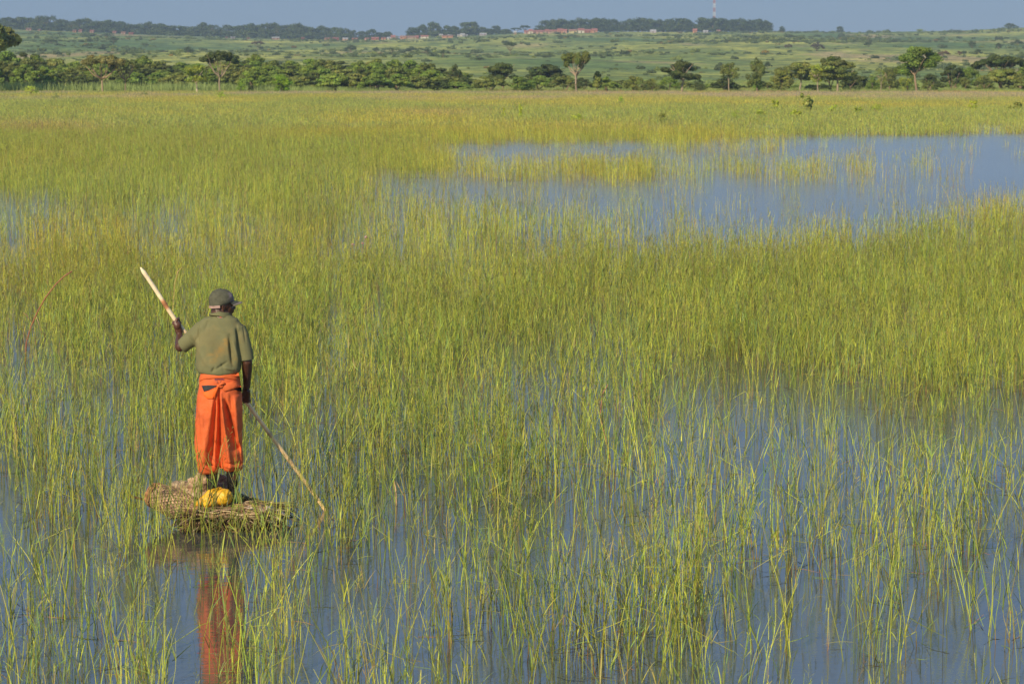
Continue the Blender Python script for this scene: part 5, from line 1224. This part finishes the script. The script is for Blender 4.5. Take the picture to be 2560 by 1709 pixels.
# ------------------------------------------------------------------ the raft and what lies on it
rr_ = random.Random(81)
RC = Vector((-2.31, 19.62, 0)); RXR, RYR = .41, .33
def rim(a, k=1.0):
    k = k * (1 + .06 * math.sin(3 * a + 1.1) + .045 * math.sin(5 * a + .4) + .03 * math.sin(9 * a))
    c, s = math.cos(a), math.sin(a); return Vector((RC.x + math.copysign(abs(c) ** .78, c) * RXR * k, RC.y + math.copysign(abs(s) ** .78, s) * RYR * k, 0))
raft = empty('reed_raft', RC, 0, 'low raft of bundled brown reeds that the man stands on', 'raft')
def rput(mb, name, mat, parent=raft, smooth=True, base=RC):
    me = mb.mesh(name, smooth) if isinstance(mb, MB) else mb
    me.transform(Matrix.Translation(-Vector(base))); o = link(name, me, mat); o.parent = parent; return o
core = MB(); rg = []
for z, k in ((-.12, .80), (-.02, .93), (.06, .95), (.115, .93), (.135, .80), (.14, .4)):
    rg.append([rim(2 * math.pi * i / 40, k * (1 + .03 * math.sin(i * 2.7 + z * 30))) + Vector((0, 0, z)) for i in range(40)])
core.loft(rg, (.045, .028, .018)); cm = remesh(core, .014, 1, 'core'); v, nn = getv(cm); v += nn * ((fbm(v[:, 0] * 30, v[:, 2] * 40 + v[:, 1] * 25, 3, 3) - .5) * .03)[:, None]; setv(cm, v); cl = np.ones((len(v), 3)) * np.array((.06, .038, .025)); paint(cm, cl)  # core coloured very dark to give the shade in the hollows between reeds
rput(cm, 'float', M_STRAW)
SC_ = [(.44, .30, .17), (.30, .19, .10), (.20, .12, .07), (.52, .40, .24), (.36, .24, .17), (.13, .08, .05), (.30, .28, .10), (.26, .26, .08)]
top = MB()     # reeds laid along the deck
for i in range(230):
    y = rr_.uniform(-.30, .30); hw = RXR * (1 - abs(y / RYR) ** 2.6) ** .5 if abs(y) < RYR else .1; x0 = -hw * rr_.uniform(.5, 1.0); x1 = hw * rr_.uniform(.5, 1.03); z = .135 + rr_.uniform(-.01, .035)
    pts = [RC + Vector((x0 + (x1 - x0) * s, y + rr_.gauss(0, .012), z + .02 * math.sin(s * 3.1) - .035 * (abs(2 * s - 1) ** 3) + rr_.gauss(0, .003))) for s in np.linspace(0, 1, 6)]
    top.tube(pts, rr_.uniform(.004, .009), 5, tuple(np.array(rr_.choice(SC_)) * rr_.uniform(.7, 1.2)))
for i in range(420):   # loose broken straws thrown over it
    a = rr_.uniform(0, 6.28); q = math.sqrt(rr_.random()) * .95; p = rim(a, q) + Vector((0, 0, .155 + rr_.uniform(0, .03) - .05 * q * q)); a2 = rr_.gauss(.2, .7); L = rr_.uniform(.04, .16)
    e = Vector((math.cos(a2), math.sin(a2), rr_.gauss(0, .12))) * L
    top.tube([p - e, p + Vector((0, 0, .008)), p + e], rr_.uniform(.002, .005), 4, tuple(np.array(rr_.choice(SC_)) * rr_.uniform(.6, 1.5)))
rput(top, 'deck', M_STRAW)
rim_b = MB()   # the rolled edge
for i in range(38):
    a0 = rr_.uniform(0, 6.283); span = rr_.uniform(.4, 1.5); zo = rr_.uniform(-.028, .03); ko = rr_.uniform(-.05, .035)
    pts = [rim(a0 + span * s, 1 + ko + rr_.gauss(0, .012)) + Vector((0, 0, .145 + zo - .05 * max(0, math.cos(a0 + span * s)) + rr_.gauss(0, .008))) for s in np.linspace(0, 1, 10)]
    rim_b.tube(pts, rr_.uniform(.005, .010), 5, tuple(np.array(rr_.choice(SC_[:5])) * rr_.uniform(.8, 1.3)))
rput(rim_b, 'rim', M_STRAW)
sk = MB()      # cut ends and roots hanging down the side
for i in range(900):
    a = rr_.uniform(0, 6.283) if i % 3 == 0 else rr_.uniform(3.3, 6.1); p = rim(a, rr_.uniform(.9, 1.0)); z = rr_.uniform(.0, .14); o_ = (p - RC).normalized()
    e = p + o_ * rr_.uniform(.015, .05) + Vector((rr_.gauss(0, .06), 0, -rr_.uniform(-.01, .11)))
    sk.tube([p + Vector((0, 0, z)), (p.lerp(e, .5)) + Vector((0, 0, z + .008)), e + Vector((0, 0, z))], rr_.uniform(.0025, .007), 5, tuple(np.array(rr_.choice(SC_)) * rr_.uniform(.3, .9)))
rput(sk, 'fringe', M_STRAW)
for s_ in (-.20, .12):   # lashings
    lz = MB(); lz.tube([RC + Vector((s_ + .02 * math.sin(k), -RYR * 1.0 + 2 * RYR * k / 12, .170 + .012 * math.sin(k * 2.1))) for k in range(13)], .006, 6, (.35, .2, .1)); rput(lz, 'lashing', M_STRAW)

# woven fish trap lying on the left
ax0, ax1 = A(385, 1236, .04), A(500, 1281, -.14)
d = (ax1 - ax0).normalized(); sa = Vector((0, 0, 1)); sa = (sa - d * sa.dot(d)).normalized(); sb = d.cross(sa)
LT = (ax1 - ax0).length
def trp(s, a, k=1.0):
    r_ = .092 + .044 * math.sin(math.pi * min(1, s * .85 + .12)) - .035 * max(0, s - .6) / .4
    return ax0 + d * (s * LT) + (sa * math.cos(a) * .86 + sb * math.sin(a)) * r_ * k
trap = empty('fish_trap', ax0.lerp(ax1, .5), 0, 'brown woven reed fish trap lying on the left end of the raft', 'fish trap'); tb = ax0.lerp(ax1, .5)
ic = MB(); ic.loft([[trp(s, 2 * math.pi * k / 24, .93) for k in range(24)] for s in np.linspace(.0, 1, 14)], (.40, .25, .19)); im = remesh(ic, .010, 2, 'filling'); v, nn = getv(im); v += nn * ((fbm(v[:, 0] * 34, v[:, 2] * 34, 5, 3) - .5) * .022)[:, None]; setv(im, v)
q = fbm(v[:, 0] * 18, v[:, 2] * 18 + v[:, 1] * 9, 7, 3)[:, None]; paint(im, np.array((.62, .40, .28)) * np.clip(q * 1.7, .5, 1.3)); rput(im, 'filling', M_NET, trap, True, tb)
wv = MB()
for hand_ in (-1, 1):
    for i in range(26):
        a0 = 2 * math.pi * i / 26; col = (.50, .38, .18) if (i % 4 == 0) else tuple(np.array((.33, .22, .13)) * rr_.uniform(.6, 1.5))
        wv.tube([trp(s, a0 + hand_ * s * 2.0, 1.0 + .03 * math.sin(s * 60 + i * 3)) for s in np.linspace(0, 1, 22)], rr_.uniform(.0028, .0045), 4, col)
rput(wv, 'weave', M_STRAW, trap, True, tb)
rg_ = MB()
for i in range(16):
    s0 = rr_.uniform(-.05, .05); a0 = rr_.uniform(0, 6.28); rg_.tube([trp(s0 + rr_.gauss(0, .006), a0 + 5.2 * k / 24, 1.03 + rr_.uniform(-.03, .04)) for k in range(25)], rr_.uniform(.004, .007), 5, tuple(np.array((.50, .26, .13)) * rr_.uniform(.7, 1.2)))
rput(rg_, 'ring', M_STRAW, trap, True, tb)
rg_ = MB()
for i in range(8):
    a0 = rr_.uniform(0, 6.28); rg_.tube([trp(.98 + rr_.gauss(0, .01), a0 + 5.2 * k / 24, 1.05) for k in range(25)], .006, 5, tuple(np.array((.50, .30, .13)) * rr_.uniform(.7, 1.2)))
rput(rg_, 'ring', M_STRAW, trap, True, tb)

def heap(name, label, blobs, col, col2, seed, voxel=.010, amp=.030, cat='net', mat=M_NET):
    mb = MB()
    for (x, y, dy, rx, ry, rz) in blobs: mb.ellipsoid(A(x, y, dy), (rx, ry, rz))
    base = A(blobs[0][0], blobs[0][1], blobs[0][2]); me = remesh(mb, voxel, 3, name); v, nn = getv(me)
    f = fbm(v[:, 0] * 16 + v[:, 2] * 8, v[:, 2] * 20 + v[:, 1] * 8, seed, 4); rid = 1 - abs(2 * f - 1)
    v += nn * ((rid - .6) * amp * 1.6)[:, None]; v += nn * ((fbm(v[:, 0] * 60, v[:, 2] * 60, seed + 3, 2) - .5) * amp * .35)[:, None]; setv(me, v)
    q = np.clip((fbm(v[:, 0] * 22, v[:, 2] * 22, seed + 9, 3) - .42) * 5, 0, 1)[:, None]; paint(me, np.array(col) * (1 - q) + np.array(col2) * q)
    me.transform(Matrix.Translation(-base)); smoothshade(me); o = link(name, me, mat, None, base); tag(o, label, cat); return o
heap('net_heap', 'heaped pinkish fishing net rising behind the left boot', [(503, 1206, .16, .062, .06, .066), (474, 1224, .14, .075, .06, .055), (490, 1222, .12, .085, .07, .075), (507, 1234, .12, .075, .07, .075)], (.40, .26, .17), (.54, .38, .25), 11, amp=.05)
heap('net_heap', 'pale tan tangle of net between the fish trap and the pinkish net', [(468, 1224, .10, .075, .05, .060), (448, 1218, .12, .07, .05, .045), (480, 1243, .05, .06, .05, .045)], (.55, .42, .26), (.36, .26, .17), 21)
heap('net_heap', 'light pinkish net piled between the two boots', [(557, 1202, .20, .052, .04, .055), (551, 1226, .16, .075, .05, .07)], (.55, .36, .27), (.42, .24, .18), 31)
heap('net_heap', 'crumpled whitish and brown net at the right end of the raft', [(655, 1277, -.10, .11, .08, .040), (690, 1285, -.06, .07, .07, .035), (625, 1278, -.14, .06, .06, .040), (675, 1298, -.14, .09, .05, .030)], (.62, .50, .42), (.30, .18, .12), 41)
# yellow bag
mb = MB()
for x, y, dy, rx, ry, rz in ((558, 1242, -.13, .080, .075, .072), (545, 1240, -.12, .075, .07, .066), (530, 1248, -.14, .068, .06, .050), (548, 1227, -.11, .038, .04, .038)): mb.ellipsoid(A(x, y, dy), (rx, ry, rz))
mb.tube([A(548, 1224, -.11), A(528, 1234, -.13), A(508, 1249, -.15), A(488, 1264, -.16)], [.024, .046, .036, .014], 12); mb.tube([A(540, 1250, -.15), A(525, 1258, -.17), A(512, 1266, -.19)], [.05, .04, .02], 12)
me = remesh(mb, .006, 16, 'yellow_bag'); v, nn = getv(me); px, py = to_px(v[:, 0], v[:, 1], v[:, 2]); di = np.zeros(len(v))
ang = np.arctan2(py - 1244, px - 574); dist = np.hypot(px - 574, py - 1244); di += .0022 * np.sin(ang * 9 + 2 * np.sin(dist * .2)) * np.clip(dist / 12, 0, 1) * np.exp(-dist / 40); di += -.014 * gauss(dist, 3.0)
for x0, y0, x1, y1, h in ((520, 1238, 530, 1262, -.009), (534, 1228, 526, 1262, .007), (560, 1226, 578, 1240, -.006), (505, 1250, 525, 1268, -.006)):
    dd, _ = seg_d(px, py, x0, y0, x1, y1); di += h * gauss(dd, 2.8)
v += nn * (di + (fbm(v[:, 0] * 14, v[:, 2] * 14, 61, 2) - .5) * .010)[:, None]; setv(me, v); cl = np.ones((len(v), 3)) * np.array((.80, .46, .020)); q = np.clip((fbm(v[:, 0] * 26, v[:, 2] * 26, 65, 3) - .55) * 4, 0, .5)[:, None]; paint(me, cl * (1 - q) + np.array((.62, .26, .03)) * q)
b0 = A(545, 1262, -.12); me.transform(Matrix.Translation(-b0)); smoothshade(me); o = link('bag', me, M_PLAS, None, b0); tag(o, 'bright yellow cloth bag lying on the raft at the man\'s feet', 'bag')
# twig and small things around
def stick(name, pts, r, col, label, cat, extra=None):
    b0 = Vector(pts[0]); mb = MB(); mb.tube([Vector(p) - b0 for p in pts], r, 6, col)
    if extra: 
        for e, r2, c2 in extra: mb.tube([Vector(p) - b0 for p in e], r2, 5, c2)
    o = mb.build(name, M_WOOD, None, True, loc=b0); tag(o, label, cat); return o
stick('twig', [A(318, 1236, .0), A(335, 1242, .0), A(352, 1246, .02), A(380, 1256, .05)], [.010, .013, .012, .010], (.14, .07, .04), 'dark stubby twig poking out of the left end of the raft', 'twig', [([A(322, 1234, .0), A(321, 1247, -.02)], .010, (.22, .10, .05))])
def wat(px, py, z=0): return onwater(px, py, z)
s0 = wat(62, 905); YD = s0.y
stick('dry_stalk', [s0 - Vector((0, 0, .1)), at(66, 856, YD), at(78, 815, YD), at(96, 775, YD), at(115, 742, YD), at(140, 710, YD), at(161, 690, YD), at(180, 678, YD)], [.009, .010, .010, .009, .009, .008, .008, .010], (.34, .13, .07), 'long arching rust-brown dry stalk at the left, taller than the reeds', 'stalk',
      [([at(80, 805, YD), at(68, 790, YD), at(58, 781, YD)], .004, (.4, .2, .1)), ([at(90, 790, YD), at(97, 808, YD), at(103, 830, YD)], .004, (.55, .38, .2))])
s1 = wat(425, 885); YD = s1.y
stick('dry_stalk', [s1 - Vector((0, 0, .1)), at(430, 800, YD), at(437, 710, YD), at(444, 680, YD), at(455, 668, YD)], [.005, .005, .005, .006, .005], (.55, .38, .14), 'thin straw-coloured stalk with a hooked tip above the left hand', 'stalk')
s2 = wat(992, 1262); YD = s2.y
stick('broken_straw', [s2 - Vector((0, 0, .1)), at(990, 1225, YD), at(984, 1190, YD), at(997, 1215, YD), at(1013, 1245, YD)], [.007, .007, .006, .005, .004], (.66, .46, .24), 'pale snapped straw folded over in an inverted V, right of the pole', 'straw')
s3 = wat(1530, 1148); YD = s3.y
stick('dry_stalk', [s3 - Vector((0, 0, .08)), at(1518, 1110, YD), at(1500, 1040, YD), at(1506, 985, YD), at(1520, 960, YD)], [.007, .007, .007, .006, .004], (.40, .19, .12), 'rusty bent stalk in the sparse reeds at the middle of the picture', 'stalk')
# water lilies' pink buds on stalks
M_PETAL = attr_col_mat('petals', rough=.6, spec=.2, translucent=.3)
for (fx_, fy_, wy, lb_, n_) in ((915, 596, 660, 'pink flower on a stalk, upper right one of the three in the reeds', 9), (906, 611, 668, 'pale pink bud on a stalk, middle one of the three in the reeds', 6), (882, 615, 672, 'small pink flower on a stalk, left one of the three in the reeds', 7)):
    b0 = wat(fx_, wy); hd = at(fx_, fy_, b0.y) - b0; o = empty('pink_flower', b0, 0, lb_, 'flower'); mb = MB(); mb.tube([(0, 0, -.05), (.02, 0, hd.z * .5), hd], [.007, .006, .006], 5, (.25, .12, .06)); mb.build('stem', M_WOOD, o)
    hb = MB()
    for k in range(n_):
        a = 6.283 * k / n_; dv = Vector((math.cos(a), math.sin(a), 0)); t2 = R(25 + 35 * (k % 2)); u = dv * math.sin(t2) + Vector((0, 0, math.cos(t2)))
        hb.ribbon([hd, hd + u * .035, hd + u * .06], [.015, .03, .006], Vector((-dv.y, dv.x, 0)), (.78, .34, .36) if k % 3 else (.85, .60, .58))
    hb.build('petals', M_PETAL, o)
    lf = MB(); lf.ribbon([Vector((0, 0, hd.z * .4)), Vector((.05, .02, hd.z * .5)), Vector((.11, .03, hd.z * .45))], [.01, .05, .01], (0, 1, .2), (.30, .10, .05)); lf.ribbon([Vector((0, 0, hd.z * .25)), Vector((-.05, .02, hd.z * .36)), Vector((-.10, .03, hd.z * .3))], [.01, .05, .01], (0, 1, .2), (.26, .12, .05)); lf.build('leaf', M_PETAL, o)

# ------------------------------------------------------------------ the hazy air
hz = MB(); hz.box((0, 2130, 64.5), (4700, 4560, 133)); o = link('haze', hz.mesh('haze')); o['kind'] = 'stuff'
m = bpy.data.materials.new('haze'); m.use_nodes = True; t = m.node_tree; t.nodes.clear(); out = t.nodes.new('ShaderNodeOutputMaterial')
pv = t.nodes.new('ShaderNodeVolumePrincipled'); pv.inputs['Color'].default_value = (.58, .76, 1.0, 1); pv.inputs['Density'].default_value = HAZE_D; pv.inputs['Anisotropy'].default_value = 0.0
t.links.new(pv.outputs[0], out.inputs['Volume']); o.data.materials.append(m)

# ------------------------------------------------------------------ things that look alike are told apart by their order from the left
bpy.context.view_layer.update()
ORD = ['first', 'second', 'third', 'fourth', 'fifth', 'sixth', 'seventh', 'eighth', 'ninth', 'tenth', 'eleventh', 'twelfth', 'thirteenth', 'fourteenth', 'fifteenth', 'sixteenth', 'seventeenth', 'eighteenth', 'nineteenth', 'twentieth']
same = {}
for o in COL.objects:
    if o.parent is None and 'label' in o: same.setdefault(o['label'], []).append(o)
for lb, os_ in same.items():
    if len(os_) > 1:
        os_.sort(key=lambda o: o.location.x / max(1, o.location.y))
        for k, o in enumerate(os_):
            w = '%s from the left: %s' % (ORD[k] if k < 20 else '%dth' % (k + 1), lb)
            if len(w.replace(',', '').split()) > 16: w = '%s from left: %s' % (ORD[k] if k < 20 else '%dth' % (k + 1), lb)
            o['label'] = w
            if len(w.split()) > 16: print('LONG', len(w.split()), w)
